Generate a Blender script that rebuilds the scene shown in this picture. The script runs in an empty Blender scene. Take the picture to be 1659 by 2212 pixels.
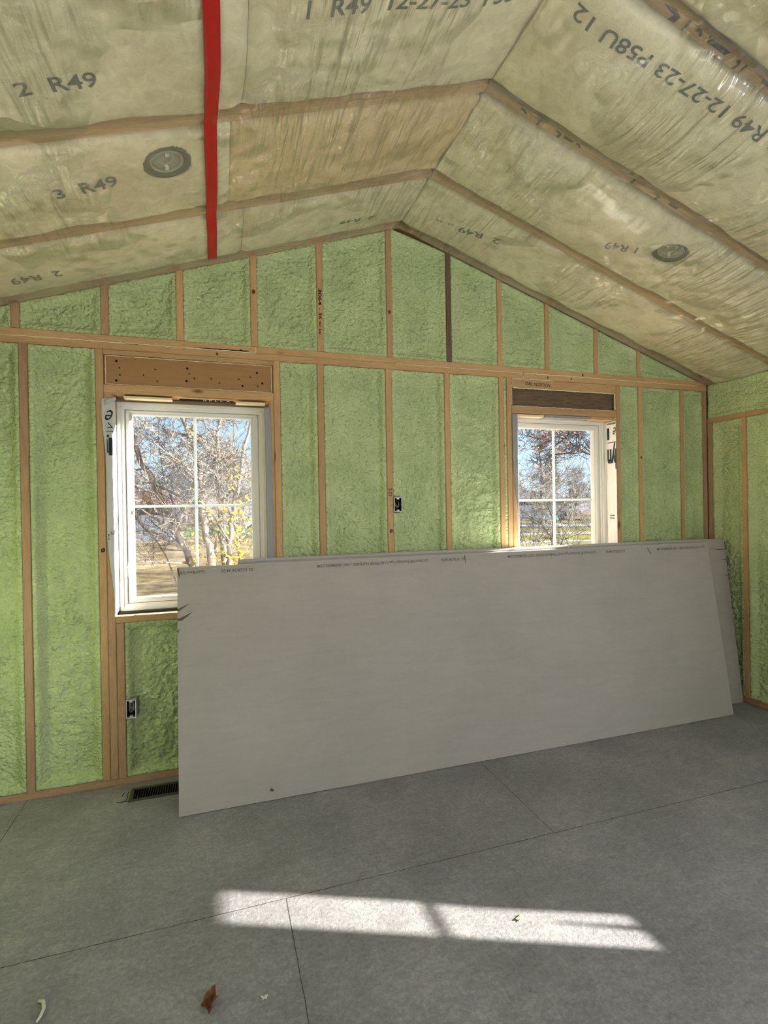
import bpy, bmesh, math, random
from mathutils import Vector, Matrix, noise as N
random.seed(7)
C = bpy.context.scene.collection
S = bpy.context.scene
V = Vector

# ---------------------------------------------------------------- camera, light, exposure
S.view_settings.view_transform = 'Standard'; S.view_settings.look = 'None'
S.view_settings.gamma = 1; S.view_settings.use_curve_mapping = False
S.view_settings.exposure = 0.0
S.cycles.max_bounces = 7; S.cycles.diffuse_bounces = 3; S.cycles.glossy_bounces = 2; S.cycles.transparent_max_bounces = 10
S.cycles.use_adaptive_sampling = True; S.cycles.adaptive_threshold = .05; S.cycles.adaptive_min_samples = 20
S.cycles.use_denoising = True

cd = bpy.data.cameras.new('camera'); cam = bpy.data.objects.new('camera', cd); C.objects.link(cam)
cd.sensor_fit = 'VERTICAL'; cd.sensor_height = 24; cd.lens = 1120.76*24/2212; cd.clip_start = .02; cd.clip_end = 600
R_, U_, W_ = V((0.95129815, -0.30781363, -0.01681067)), V((0.01732548, -0.00106054, 0.99984934)), V((0.30778508, 0.95144608, -0.00432413))
m = Matrix((R_, U_, -W_)).transposed().to_4x4(); m.translation = V((1.77834, -3.16702, 1.49287)); cam.matrix_world = m
S.camera = cam

def aim(o, loc, d):
    o.location = loc; o.rotation_euler = V(d).to_track_quat('-Z', 'Y').to_euler()
def lamp(kind, name, loc, d, energy, color, **kw):
    l = bpy.data.lights.new(name, kind); l.energy = energy; l.color = color
    for k, v in kw.items(): setattr(l, k, v)
    o = bpy.data.objects.new(name, l); C.objects.link(o); aim(o, loc, d); return o
# low winter sun from behind on the right: through the narrow right-hand window it lays the patch on the floor
lamp('SUN', 'sun', (12, -6, 8), (-.92, .40, -.4985), 21.0, (1, .97, .86), angle=.009)
# area lamps added to fill the room; only the right one stands for a known window
lamp('AREA', 'window_daylight_back', (2.9, -5.75, 1.5), (0, 1, .02), 22, (1, .92, .83), shape='RECTANGLE', size=3.6, size_y=1.5)
lamp('AREA', 'window_daylight_right', (5.9, -4.1, 1.5), (-1, .35, -.1), 116, (.86, .91, 1), shape='RECTANGLE', size=1.7, size_y=1.3)
lamp('AREA', 'window_daylight_left', (.12, -4.2, 1.5), (1, .35, .15), 16, (1, .93, .86), shape='RECTANGLE', size=1.4, size_y=1.2)  # unseen fill lamp added for side light
# spot added outside to light the window jamb and drywall top; source made up
lamp('SPOT', 'sun_reflected_by_neighbour', (2.6+13.5, 7.1, 1.5+6.0), (-13.5, -7.1, -6.0), 360000, (1, .96, .86), spot_size=math.radians(19), spot_blend=.1, shadow_soft_size=.12)

w = bpy.data.worlds.new('sky'); S.world = w; w.use_nodes = True
nt = w.node_tree; nt.nodes.clear()
out = nt.nodes.new('ShaderNodeOutputWorld'); bg = nt.nodes.new('ShaderNodeBackground')
tc = nt.nodes.new('ShaderNodeTexCoord'); sx = nt.nodes.new('ShaderNodeSeparateXYZ'); cr = nt.nodes.new('ShaderNodeValToRGB')
nt.links.new(tc.outputs['Generated'], sx.inputs[0]); nt.links.new(sx.outputs['Z'], cr.inputs[0])
e = cr.color_ramp.elements; e[0].position = 0.0; e[0].color = (.86, .93, 1, 1); e[1].position = .55; e[1].color = (.12, .32, .85, 1)
x = e.new(.10); x.color = (.62, .82, 1, 1); x = e.new(.22); x.color = (.32, .62, 1, 1)
nt.links.new(cr.outputs[0], bg.inputs[0]); bg.inputs[1].default_value = 1.25; nt.links.new(bg.outputs[0], out.inputs[0])

# ---------------------------------------------------------------- materials
def mat(name, rgb=(.5, .5, .5), rough=.7, spec=.3, metal=0, build=None, trans=None):
    m = bpy.data.materials.new(name); m.use_nodes = True
    b = m.node_tree.nodes['Principled BSDF']
    b.inputs['Base Color'].default_value = (*rgb, 1); b.inputs['Roughness'].default_value = rough
    b.inputs['Specular IOR Level'].default_value = spec; b.inputs['Metallic'].default_value = metal
    if build: build(m.node_tree, b)
    return m
class G:
    """tiny node helper"""
    def __init__(s, t): s.t = t
    def n(s, kind, **kw):
        o = s.t.nodes.new('ShaderNode' + kind)
        for k, v in kw.items():
            if k in o.inputs: pass
            setattr(o, k, v)
        return o
    def l(s, a, b): s.t.links.new(a, b)
    def coord(s, scale, which='Object', rot=(0, 0, 0)):
        c = s.n('TexCoord'); mp = s.n('Mapping'); mp.inputs['Scale'].default_value = scale; mp.inputs['Rotation'].default_value = rot
        s.l(c.outputs[which], mp.inputs[0]); return mp.outputs[0]
    def noise(s, vec, scale=5, detail=4, rough=.5, dist=0):
        o = s.n('TexNoise'); o.inputs['Scale'].default_value = scale; o.inputs['Detail'].default_value = detail
        o.inputs['Roughness'].default_value = rough; o.inputs['Distortion'].default_value = dist
        s.l(vec, o.inputs['Vector']); return o.outputs['Fac']
    def vor(s, vec, scale, feature='F1', smooth=None):
        o = s.n('TexVoronoi', feature=feature); o.inputs['Scale'].default_value = scale
        if smooth is not None: o.inputs['Smoothness'].default_value = smooth
        s.l(vec, o.inputs['Vector']); return o.outputs['Distance']
    def ramp(s, fac, stops):
        o = s.n('ValToRGB'); el = o.color_ramp.elements
        el[0].position, el[0].color = stops[0][0], (*stops[0][1], 1); el[1].position, el[1].color = stops[-1][0], (*stops[-1][1], 1)
        for p, c in stops[1:-1]: q = el.new(p); q.color = (*c, 1)
        s.l(fac, o.inputs[0]); return o.outputs[0]
    def math(s, op, a, b=0.0, clamp=False):
        o = s.n('Math', operation=op); o.use_clamp = clamp
        for i, v in enumerate((a, b)):
            if isinstance(v, (int, float)): o.inputs[i].default_value = v
            else: s.l(v, o.inputs[i])
        return o.outputs[0]
    def mix(s, fac, a, b, blend='MIX'):
        o = s.n('Mix', data_type='RGBA', blend_type=blend)
        for i, v in ((0, fac), (6, a), (7, b)):
            if isinstance(v, (int, float)): o.inputs[i].default_value = v
            elif isinstance(v, tuple): o.inputs[i].default_value = (*v, 1)
            else: s.l(v, o.inputs[i])
        return o.outputs[2]
    def bump(s, h, strength, dist, b, prev=None):
        o = s.n('Bump'); o.inputs['Strength'].default_value = strength; o.inputs['Distance'].default_value = dist
        s.l(h, o.inputs['Height'])
        if prev: s.l(prev, o.inputs['Normal'])
        s.l(o.outputs[0], b.inputs['Normal']); return o.outputs[0]

def wood_build(light, dark, knots=True, grain=1.0):
    def f(t, b):
        g = G(t)
        oi = g.n('ObjectInfo'); c = g.n('TexCoord'); add = g.n('VectorMath', operation='ADD')
        sc = g.n('VectorMath', operation='SCALE'); sc.inputs[3].default_value = 37.0
        cmb = g.n('CombineXYZ')
        for i in range(3): g.l(oi.outputs['Random'], cmb.inputs[i])
        g.l(cmb.outputs[0], sc.inputs[0]); g.l(c.outputs['Object'], add.inputs[0]); g.l(sc.outputs[0], add.inputs[1])
        mp = g.n('Mapping'); mp.inputs['Scale'].default_value = (1.2, 16, 16); g.l(add.outputs[0], mp.inputs[0])
        ring = g.noise(mp.outputs[0], 2.2, 5, .6, 1.6)
        wv = g.math('SINE', g.math('MULTIPLY', ring, 34*grain))
        col = g.ramp(g.math('MULTIPLY_ADD', wv, .5), [(0, light), (1, dark)])
        n = g.n('Math', operation='MULTIPLY_ADD'); n.inputs[1].default_value = .5; n.inputs[2].default_value = .5; g.l(wv, n.inputs[0])
        col = g.ramp(n.outputs[0], [(0, dark), (.35, tuple((a+2*q)/3 for a, q in zip(dark, light))), (1, light)])
        mp2 = g.n('Mapping'); mp2.inputs['Scale'].default_value = (.8, 1.5, 1.5); g.l(add.outputs[0], mp2.inputs[0])
        big = g.noise(mp2.outputs[0], 3, 3, .5)
        col = g.mix(.5, col, g.ramp(big, [(.3, tuple(v*.8 for v in light)), (.7, tuple(min(1, v*1.12) for v in light))]))
        if knots:
            mp3 = g.n('Mapping'); mp3.inputs['Scale'].default_value = (2.3, 6, 6); g.l(add.outputs[0], mp3.inputs[0])
            vo = g.vor(mp3.outputs[0], 1.0)
            k = g.ramp(vo, [(.0, (1, 1, 1)), (.055, (1, 1, 1)), (.11, (0, 0, 0))])
            col = g.mix(k, col, (dark[0]*.42, dark[1]*.33, dark[2]*.3))
        tint = g.n('HueSaturation'); g.l(col, tint.inputs['Color'])
        g.l(g.math('MULTIPLY_ADD', oi.outputs['Random'], .3), tint.inputs['Value'])
        mm = g.n('Math', operation='MULTIPLY_ADD'); mm.inputs[1].default_value = .24; mm.inputs[2].default_value = .88
        g.l(oi.outputs['Random'], mm.inputs[0]); g.l(mm.outputs[0], tint.inputs['Value'])
        g.l(tint.outputs[0], b.inputs['Base Color'])
        g.bump(g.noise(mp.outputs[0], 9, 4, .7), .25, .002, b)
    return f
WOOD = mat('pine_lumber', rough=.75, build=wood_build((.52, .32, .155), (.37, .20, .08)))
WOODP = mat('pine_lumber_pinkish', rough=.75, build=wood_build((.47, .29, .17), (.33, .18, .095)))
WOODD = mat('weathered_dark_lumber', rough=.8, build=wood_build((.165, .105, .065), (.045, .027, .018), True, .9))
WOODH = mat('header_lumber', rough=.75, build=wood_build((.37, .20, .085), (.30, .155, .06), False, .5))

def foam_b(t, b):
    g = G(t); v = g.coord((1, 1, 1)); nz = g.noise(v, 5, 3)
    g.l(g.ramp(nz, [(.3, (.46, .55, .27)), (.7, (.59, .665, .345))]), b.inputs['Base Color'])
    v2 = g.coord((1, 1, 1.25), rot=(.2, .4, .5))
    a = g.noise(v2, 62, 3, .55, 1.2); c = g.vor(v2, 58, 'SMOOTH_F1', .6)
    h = g.math('SUBTRACT', g.math('MULTIPLY', a, .8), g.math('MULTIPLY', c, .9))
    g.bump(h, 1.0, .014, b)
FOAM = mat('green_spray_foam', rough=.55, spec=.35, build=foam_b)
def foamflat_b(t, b):
    g = G(t); v = g.coord((1, 1, 1)); nz = g.noise(v, 5, 3)
    g.l(g.ramp(nz, [(.3, (.42, .48, .28)), (.7, (.50, .56, .34))]), b.inputs['Base Color']); g.bump(g.noise(v, 40, 3), .6, .01, b)
FOAMW = mat('green_foam_wall', rough=.6, build=foamflat_b)

def batt_b(lo, hi):
    def f(t, b):
        g = G(t); v = g.coord((1, 1, 1)); n1 = g.noise(v, 3.2, 5, .6, .6); n2 = g.noise(v, 16, 6, .65, .8)
        k = g.math('MULTIPLY', g.math('ADD', n1, n2), .5)
        col = g.ramp(k, [(.38, lo), (.6, hi)])
        g.l(col, b.inputs['Base Color'])
        g.bump(g.math('ADD', n2, g.math('MULTIPLY', g.noise(v, 120, 3, .7), .3)), .5, .02, b)
    return f
BATT = mat('fibreglass_batt_cream', rough=.9, spec=.1, build=batt_b((.64, .55, .36), (.91, .815, .585)))
BATTO = mat('fibreglass_batt_tan', rough=.9, spec=.1, build=batt_b((.66, .47, .25), (.86, .65, .38)))
INK = mat('grey_ink', (.10, .105, .10), .8, .1)
INKB = mat('black_ink', (.012, .012, .012), .6, .2)
INKP = mat('print_grey', (.085, .08, .08), .8, .1)
TAPE = mat('red_sheathing_tape', (.45, .008, .008), .42, .4, build=lambda t, b: G(t).bump(G(t).noise(G(t).coord((60, 3, 1)), 1, 3), .15, .004, b))
SEAL = mat('cream_sealant', (.80, .72, .50), .6)
GAP = mat('dark_gap', (.01, .008, .006), .9, .05)

def poly_b(t, b):
    g = G(t); nt_ = t
    outn = nt_.nodes['Material Output']
    tr = g.n('BsdfTransparent'); tr.inputs[0].default_value = (.97, .975, .955, 1)
    gl = g.n('BsdfGlossy'); gl.inputs['Roughness'].default_value = .24; gl.inputs['Color'].default_value = (1, .99, .94, 1)
    df = g.n('BsdfDiffuse'); df.inputs[0].default_value = (.96, .93, .80, 1)
    mask = g.ramp(g.noise(g.coord((1, 1, 1)), 1.7, 3, .5), [(.47, (.04, .04, .04)), (.60, (1, 1, 1))])
    w1 = g.noise(g.coord((24, 2.0, 1), rot=(0, 0, .22)), 1, 2, .5, .4)
    w2 = g.noise(g.coord((20, 2.4, 1), rot=(0, 0, -.5)), 1, 2, .5, .4)
    h = g.math('MULTIPLY', g.math('ADD', w1, g.math('MULTIPLY', w2, .7)), mask)
    bp = g.n('Bump'); bp.inputs['Strength'].default_value = .9; bp.inputs['Distance'].default_value = .09; g.l(h, bp.inputs['Height'])
    g.l(bp.outputs[0], gl.inputs['Normal']); g.l(bp.outputs[0], df.inputs['Normal'])
    fr = g.n('LayerWeight'); fr.inputs['Blend'].default_value = .5; g.l(bp.outputs[0], fr.inputs['Normal'])
    m1 = g.n('MixShader'); m1.inputs[0].default_value = .13; g.l(tr.outputs[0], m1.inputs[1]); g.l(df.outputs[0], m1.inputs[2])
    m2 = g.n('MixShader'); g.l(g.math('ADD', g.math('MULTIPLY', g.math('POWER', fr.outputs['Facing'], 3.2), .5), .10), m2.inputs[0])
    g.l(m1.outputs[0], m2.inputs[1]); g.l(gl.outputs[0], m2.inputs[2]); g.l(m2.outputs[0], outn.inputs[0])
POLY = mat('clear_poly_sheet', build=poly_b)
def glass_b(t, b):
    g = G(t); outn = t.nodes['Material Output']
    tr = g.n('BsdfTransparent'); tr.inputs[0].default_value = (.97, .985, .98, 1); gl = g.n('BsdfGlossy'); gl.inputs['Roughness'].default_value = .02
    fr = g.n('LayerWeight'); fr.inputs[0].default_value = .5; mx = g.n('MixShader'); g.l(g.math('ADD', g.math('MULTIPLY', g.math('POWER', fr.outputs['Facing'], 5.0), .6), .03), mx.inputs[0])
    g.l(tr.outputs[0], mx.inputs[1]); g.l(gl.outputs[0], mx.inputs[2]); g.l(mx.outputs[0], outn.inputs[0])
GLASS = mat('window_glass', build=glass_b)
VINYL = mat('white_vinyl', (.66, .65, .60), .35, .5)
GRILL = mat('white_grille', (.88, .88, .87), .4, .5)
def floor_b(t, b):
    g = G(t); v = g.coord((1, 1, 1)); fl = g.n('Mapping'); vv = g.coord((7, 12, 1), rot=(0, 0, .12))
    n1 = g.noise(v, 2.3, 5, .6); n2 = g.noise(vv, 2.4, 6, .7, .8); n3 = g.noise(v, 70, 4, .7)
    k = g.math('ADD', g.math('MULTIPLY', n1, .3), g.math('ADD', g.math('MULTIPLY', n2, .3), g.math('MULTIPLY', n3, .4)))
    col = g.ramp(k, [(.38, (.18, .173, .185)), (.5, (.262, .252, .264)), (.62, (.38, .365, .37))])
    sp = g.ramp(g.vor(v, 19), [(.0, (1, 1, 1)), (.035, (1, 1, 1)), (.06, (0, 0, 0))])
    spm = g.math('MULTIPLY', sp, g.ramp(g.noise(v, 3, 2), [(.5, (0, 0, 0)), (.6, (1, 1, 1))]))
    col = g.mix(spm, col, (.06, .055, .05))
    fl2 = g.ramp(g.noise(g.coord((30, 90, 1), rot=(0, 0, .3)), 1, 3, .6, 1), [(.64, (0, 0, 0)), (.72, (1, 1, 1))])
    col = g.mix(g.math('MULTIPLY', fl2, .35), col, (.5, .5, .46))
    g.l(col, b.inputs['Base Color'])
    g.bump(g.math('ADD', n3, n2), .5, .006, b)
FLOORM = mat('dusty_subfloor', rough=.55, spec=.5, build=floor_b)
def dry_b(t, b):
    g = G(t); v = g.coord((1, 1, 1)); n1 = g.noise(v, 1.6, 4, .6); n2 = g.noise(g.coord((1.5, 1, 9)), 2.4, 5, .7, .8); n3 = g.noise(v, 160, 2, .6)
    k = g.math('ADD', g.math('MULTIPLY', n1, .5), g.math('ADD', g.math('MULTIPLY', n2, .3), g.math('MULTIPLY', n3, .2)))
    col = g.ramp(k, [(.35, (.335, .296, .270)), (.62, (.40, .356, .326))])
    col = g.mix(g.ramp(n2, [(.66, (0, 0, 0)), (.76, (.35, .35, .35))]), col, (.26, .235, .215))
    g.l(col, b.inputs['Base Color']); g.bump(n3, .12, .001, b)
DRY = mat('drywall_grey_paper', rough=.82, spec=.25, build=dry_b)
DRYT = mat('drywall_edge_paper', (.78, .78, .76), .8, .2)
DRYS = mat('drywall_torn_paper', (.12, .09, .07), .9, .1)
def wrap_b(t, b):
    g = G(t); g.bump(g.noise(g.coord((9, 9, 3)), 2, 4, .6, .6), .5, .02, b)
WRAP = mat('white_house_wrap', (.52, .50, .49), .55, .3, build=wrap_b)  # white wrap toned down: shade on the stud face is in the colour
WRAPW = mat('bright_house_wrap', (.80, .77, .74), .55, .3, build=wrap_b)  # same wrap made brighter: light on the reveal is in the colour
WRAPG = mat('grey_house_wrap_back', (.27, .265, .27), .5, .35, build=wrap_b)
BOXM = mat('pale_plastic_box', (.62, .60, .60), .5)
DARK = mat('box_interior', (.03, .03, .028), .8, .1)
WIRE = mat('grey_wire', (.42, .38, .36), .5)
VENTM = mat('brown_register_metal', (.10, .085, .07), .45, .5, .3)
VENTD = mat('duct_dark', (.006, .006, .006), .9, 0)
CANG = mat('green_black_can', (.028, .05, .03), .5, .4)
CANL = mat('can_reflector', (.26, .255, .20), .4, .5)
CANR = mat('can_green_rim', (.30, .36, .26), .4, .4)
CANC = mat('can_clip', (.75, .74, .62), .35, .5)
SHEATH = mat('wall_sheathing', (.42, .33, .2), .8)
EXTW = mat('exterior_siding', (.6, .6, .58), .8)

# ---------------------------------------------------------------- helpers
def link(name, me, mt, parent=None, smooth=False):
    o = bpy.data.objects.new(name, me); C.objects.link(o)
    if mt: 
        for q in (mt if isinstance(mt, (list, tuple)) else [mt]): me.materials.append(q)
    if smooth:
        for p in me.polygons: p.use_smooth = True
    if parent: o.parent = parent; o.matrix_parent_inverse = parent.matrix_world.inverted()
    return o
def mesh(name, vs, fs, mt, parent=None, smooth=False):
    me = bpy.data.meshes.new(name); me.from_pydata([tuple(v) for v in vs], [], fs); me.update()
    return link(name, me, mt, parent, smooth)
def tag(o, label, cat, group=None, kind=None):
    if label: o['label'] = label
    if cat: o['category'] = cat
    if group: o['group'] = group
    if kind: o['kind'] = kind
    return o
def struct(o): o['kind'] = 'structure'; return o
def empty(name, loc):
    o = bpy.data.objects.new(name, None); o.location = loc; o.empty_display_size = .1; C.objects.link(o)
    bpy.context.view_layer.update(); return o
class MB:
    def __init__(s): s.v = []; s.f = []
    def box(s, x0, x1, y0, y1, z0, z1):
        n = len(s.v)
        s.v += [(x, y, z) for z in (z0, z1) for y in (y0, y1) for x in (x0, x1)]
        s.f += [tuple(n+i for i in q) for q in ((0, 2, 3, 1), (4, 5, 7, 6), (0, 1, 5, 4), (2, 6, 7, 3), (0, 4, 6, 2), (1, 3, 7, 5))]
        return s
    def prism(s, pts, off):
        """closed solid from a planar polygon and an offset vector"""
        n = len(s.v); k = len(pts); off = V(off)
        s.v += [tuple(p) for p in pts] + [tuple(V(p)+off) for p in pts]
        s.f += [tuple(range(n, n+k)), tuple(range(n+2*k-1, n+k-1, -1))] + [(n+i, n+k+i, n+k+(i+1) % k, n+(i+1) % k) for i in range(k)]
        return s
    def tube(s, pts, rad, seg=6, cap=True):
        pts = [V(p) for p in pts]; n0 = len(s.v); k = len(pts)
        up = V((0, 0, 1)) if abs((pts[-1]-pts[0]).normalized().z) < .9 else V((1, 0, 0))
        for i, p in enumerate(pts):
            d = (pts[min(i+1, k-1)]-pts[max(i-1, 0)]).normalized(); a = d.cross(up)
            if a.length < 1e-4: a = d.cross(V((0, 1, 0)))
            a.normalize(); b_ = d.cross(a)
            r = rad[i] if isinstance(rad, (list, tuple)) else rad
            for j in range(seg):
                t = 2*math.pi*j/seg; s.v.append(tuple(p+a*(r*math.cos(t))+b_*(r*math.sin(t))))
        for i in range(k-1):
            for j in range(seg):
                s.f.append((n0+i*seg+j, n0+i*seg+(j+1) % seg, n0+(i+1)*seg+(j+1) % seg, n0+(i+1)*seg+j))
        if cap: s.f += [tuple(range(n0+seg-1, n0-1, -1)), tuple(range(n0+(k-1)*seg, n0+k*seg))]
        return s
    def obj(s, name, mt, parent=None, smooth=False, bevel=0):
        o = mesh(name, s.v, s.f, mt, parent, smooth)
        bm = bmesh.new(); bm.from_mesh(o.data); bmesh.ops.recalc_face_normals(bm, faces=bm.faces)
        if bevel: bmesh.ops.bevel(bm, geom=bm.edges[:], offset=bevel, segments=2, affect='EDGES', clamp_overlap=True)
        bm.to_mesh(o.data); bm.free(); return o
def board(name, p, lv, wv, dv, mt=WOOD, bevel=.003, parent=None, warp=.0015):
    """a length of lumber: corner p, length, width and depth vectors; its own local x runs along the grain"""
    p, lv, wv, dv = V(p), V(lv), V(wv), V(dv)
    L, Wd, D = lv.length, wv.length, dv.length
    bm = bmesh.new(); n = max(2, int(L/.25))
    rows = []
    sd = random.uniform(0, 50)
    for i in range(n+1):
        t = i/n; dx = warp*N.noise(V((sd+t*3, 0, 0))) * (1 if 0 < i < n else 0)
        rows.append([bm.verts.new((L*t, a*Wd+dx, b_*D)) for a, b_ in ((0, 0), (1, 0), (1, 1), (0, 1))])
    for r0, r1 in zip(rows, rows[1:]):
        for j in range(4): bm.faces.new((r0[j], r0[(j+1) % 4], r1[(j+1) % 4], r1[j]))
    bm.faces.new(rows[0][::-1]); bm.faces.new(rows[-1])
    bmesh.ops.recalc_face_normals(bm, faces=bm.faces)
    if bevel:
        ed = [e for e in bm.edges if abs((e.verts[0].co-e.verts[1].co).normalized().x) > .9]
        bmesh.ops.bevel(bm, geom=ed, offset=bevel, segments=2, affect='EDGES')
    me = bpy.data.meshes.new(name); bm.to_mesh(me); bm.free()
    o = link(name, me, mt)
    X, Y = lv.normalized(), wv.normalized(); Z = X.cross(Y)
    if Z.dot(dv) < 0:   # keep a right-handed frame: mirror the mesh through its depth
        for v in me.vertices: v.co.z = -v.co.z
        me.flip_normals()
    M = Matrix((X, Y, Z)).transposed().to_4x4(); M.translation = p
    if parent: o.parent = parent; bpy.context.view_layer.update(); o.matrix_world = M
    else: o.matrix_world = M
    return o
_fc = {}
def text_geo(s, font_scale=1.0, bold=0.0, ital=0.0):
    k = (s, bold, ital)
    if k in _fc: return _fc[k]
    cu = bpy.data.curves.new('t', 'FONT'); cu.body = s; cu.offset = bold; cu.shear = ital; cu.resolution_u = 3
    o = bpy.data.objects.new('t', cu); C.objects.link(o); bpy.context.view_layer.update()
    me = bpy.data.meshes.new_from_object(o.evaluated_get(bpy.context.evaluated_depsgraph_get()))
    C.objects.unlink(o); bpy.data.objects.remove(o)
    vs = [(v.co.x, v.co.y) for v in me.vertices]; fs = [tuple(p.vertices) for p in me.polygons]
    x0 = min(v[0] for v in vs); x1 = max(v[0] for v in vs); y0 = 0; y1 = max(v[1] for v in vs)
    vs = [((a-x0)/(x1-x0), b_/y1) for a, b_ in vs]; _fc[k] = (vs, fs); bpy.data.meshes.remove(me); return _fc[k]
def text_on(name, s, fn, mt, parent=None, bold=0.0, ital=0.0):
    """fn maps (u 0..1 along the line, v 0..1 up) to a point"""
    vs, fs = text_geo(s, bold=bold, ital=ital)
    return mesh(name, [fn(a, b_) for a, b_ in vs], fs, mt, parent)
def flat(p, du, dv):
    p, du, dv = V(p), V(du), V(dv); return lambda a, b_: p+du*a+dv*b_
def sstep(a, b_, x):
    t = max(0., min(1., (x-a)/(b_-a))); return t*t*(3-2*t)

# ---------------------------------------------------------------- room dimensions
XR, ZR = 2.929, 3.318          # ridge
XL, XW = .315, 5.543           # stud faces of the left and right walls
YB = -5.6
SD = .14                      # stud depth
def zroof(x): return ZR-abs(x-XR)/3
COS = 3/math.sqrt(10); SIN = 1/math.sqrt(10)

# floor
mb = MB(); mb.box(XL-.12, XW+SD, YB-.1, SD, -.25, 0)
floor = struct(mb.obj('floor', FLOORM))
seam = MB()
def fseam(x0, y0, x1, y1, wd=.0018):
    d = V((x1-x0, y1-y0, 0)); n_ = V((-d.y, d.x, 0)).normalized(); k = max(2, int(d.length/.04)); L_, R2 = [], []
    n0 = len(seam.v)
    for i in range(k+1):
        t = i/k; c = V((x0, y0, .0006))+d*t + n_*(.0022*N.noise(V((t*k*.6+x0*9, y0*7, 0)))); ww = wd*(.6+.8*abs(N.noise(V((t*k*.9, x0*5, 3)))))
        seam.v += [tuple(c-n_*ww), tuple(c+n_*ww)]
    for i in range(k): seam.f.append((n0+2*i, n0+2*i+2, n0+2*i+3, n0+2*i+1))
fseam(XL, -1.145, XW, -1.145); fseam(2.01, -1.145, 2.01, -3.5); fseam(3.225, -1.145, 3.235, -.02); fseam(.81, .0, .81, -1.145)
fseam(4.6, -1.16, 4.6, -3.5); fseam(XL, -3.5, XW, -3.5)
so = seam.obj('floor_seams', mat('floor_seam_dark', (.075, .07, .065), .9), floor)
so['label'] = 'thin dark joints between subfloor sheets'

# walls (sheathing behind the studs) ------------------------------------------------
def holed(name, axis, a0, a1, z0, z1, t0, t1, holes, mt):
    xs = sorted({a0, a1, *[h[0] for h in holes], *[h[1] for h in holes]}); zs = sorted({z0, z1, *[h[2] for h in holes], *[h[3] for h in holes]})
    mb = MB()
    for i in range(len(xs)-1):
        for j in range(len(zs)-1):
            cx, cz = (xs[i]+xs[i+1])/2, (zs[j]+zs[j+1])/2
            if any(h[0] < cx < h[1] and h[2] < cz < h[3] for h in holes): continue
            if axis == 'y': mb.box(xs[i], xs[i+1], t0, t1, zs[j], zs[j+1])
            else: mb.box(t0, t1, xs[i], xs[i+1], zs[j], zs[j+1])
    return mb
W1 = (1.2445, 2.0985, .93, 2.134); W2 = (3.79, 4.645, .93, 2.154)
mb = holed('wall_far', 'y', XL-.1, XW+SD+.02, -.25, 2.45, SD+.001, SD+.03, [W1, W2], SHEATH)
mb.prism([(XL-.1, SD+.001, 2.45), (XW+SD+.02, SD+.001, 2.45), (XW+SD+.02, SD+.001, 2.6), (XR, SD+.001, ZR+.16), (XL-.1, SD+.001, 2.6)], (0, .029, 0))
struct(mb.obj('wall_far', SHEATH))
mb = holed('wall_right', 'x', YB-.1, SD+.0005, -.25, 2.62, XW+SD+.001, XW+SD+.02, [(-2.892, -2.724, 1.36, 2.126), (-4.9, -3.35, .9, 2.1)], FOAMW)
struct(mb.obj('wall_right', FOAMW))
mb = holed('wall_left', 'x', YB-.1, SD+.0005, -.25, 2.62, XL-.1, XL-.001, [(-4.9, -3.5, .9, 2.1)], FOAMW)  # opening holds the added left fill lamp
struct(mb.obj('wall_left', FOAMW))
mb = holed('wall_back', 'y', XL-.1, XW+.12, -.25, 2.45, YB-.1, YB, [(1.0, 4.8, .7, 2.3)], FOAMW)  # opening made up to let the added back fill lamp in
mb.prism([(XL-.1, YB-.1, 2.45), (XW+.12, YB-.1, 2.45), (XW+.12, YB-.1, 2.6), (XR, YB-.1, ZR+.16), (XL-.1, YB-.1, 2.6)], (0, .1, 0))
struct(mb.obj('wall_back', FOAMW))
# roof deck
CE = mat('roof_deck', (.58, .52, .38), .9)
mb = MB()
for sg in (-1, 1):
    z0 = ZR+.195
    mb.prism([(XR, YB-.15, z0), (XR, YB-.15, z0+.03), (XR+sg*3.1, YB-.15, z0+.03-3.1/3), (XR+sg*3.1, YB-.15, z0-3.1/3)], (0, -YB+.32, 0))
struct(mb.obj('ceiling', CE))

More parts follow.
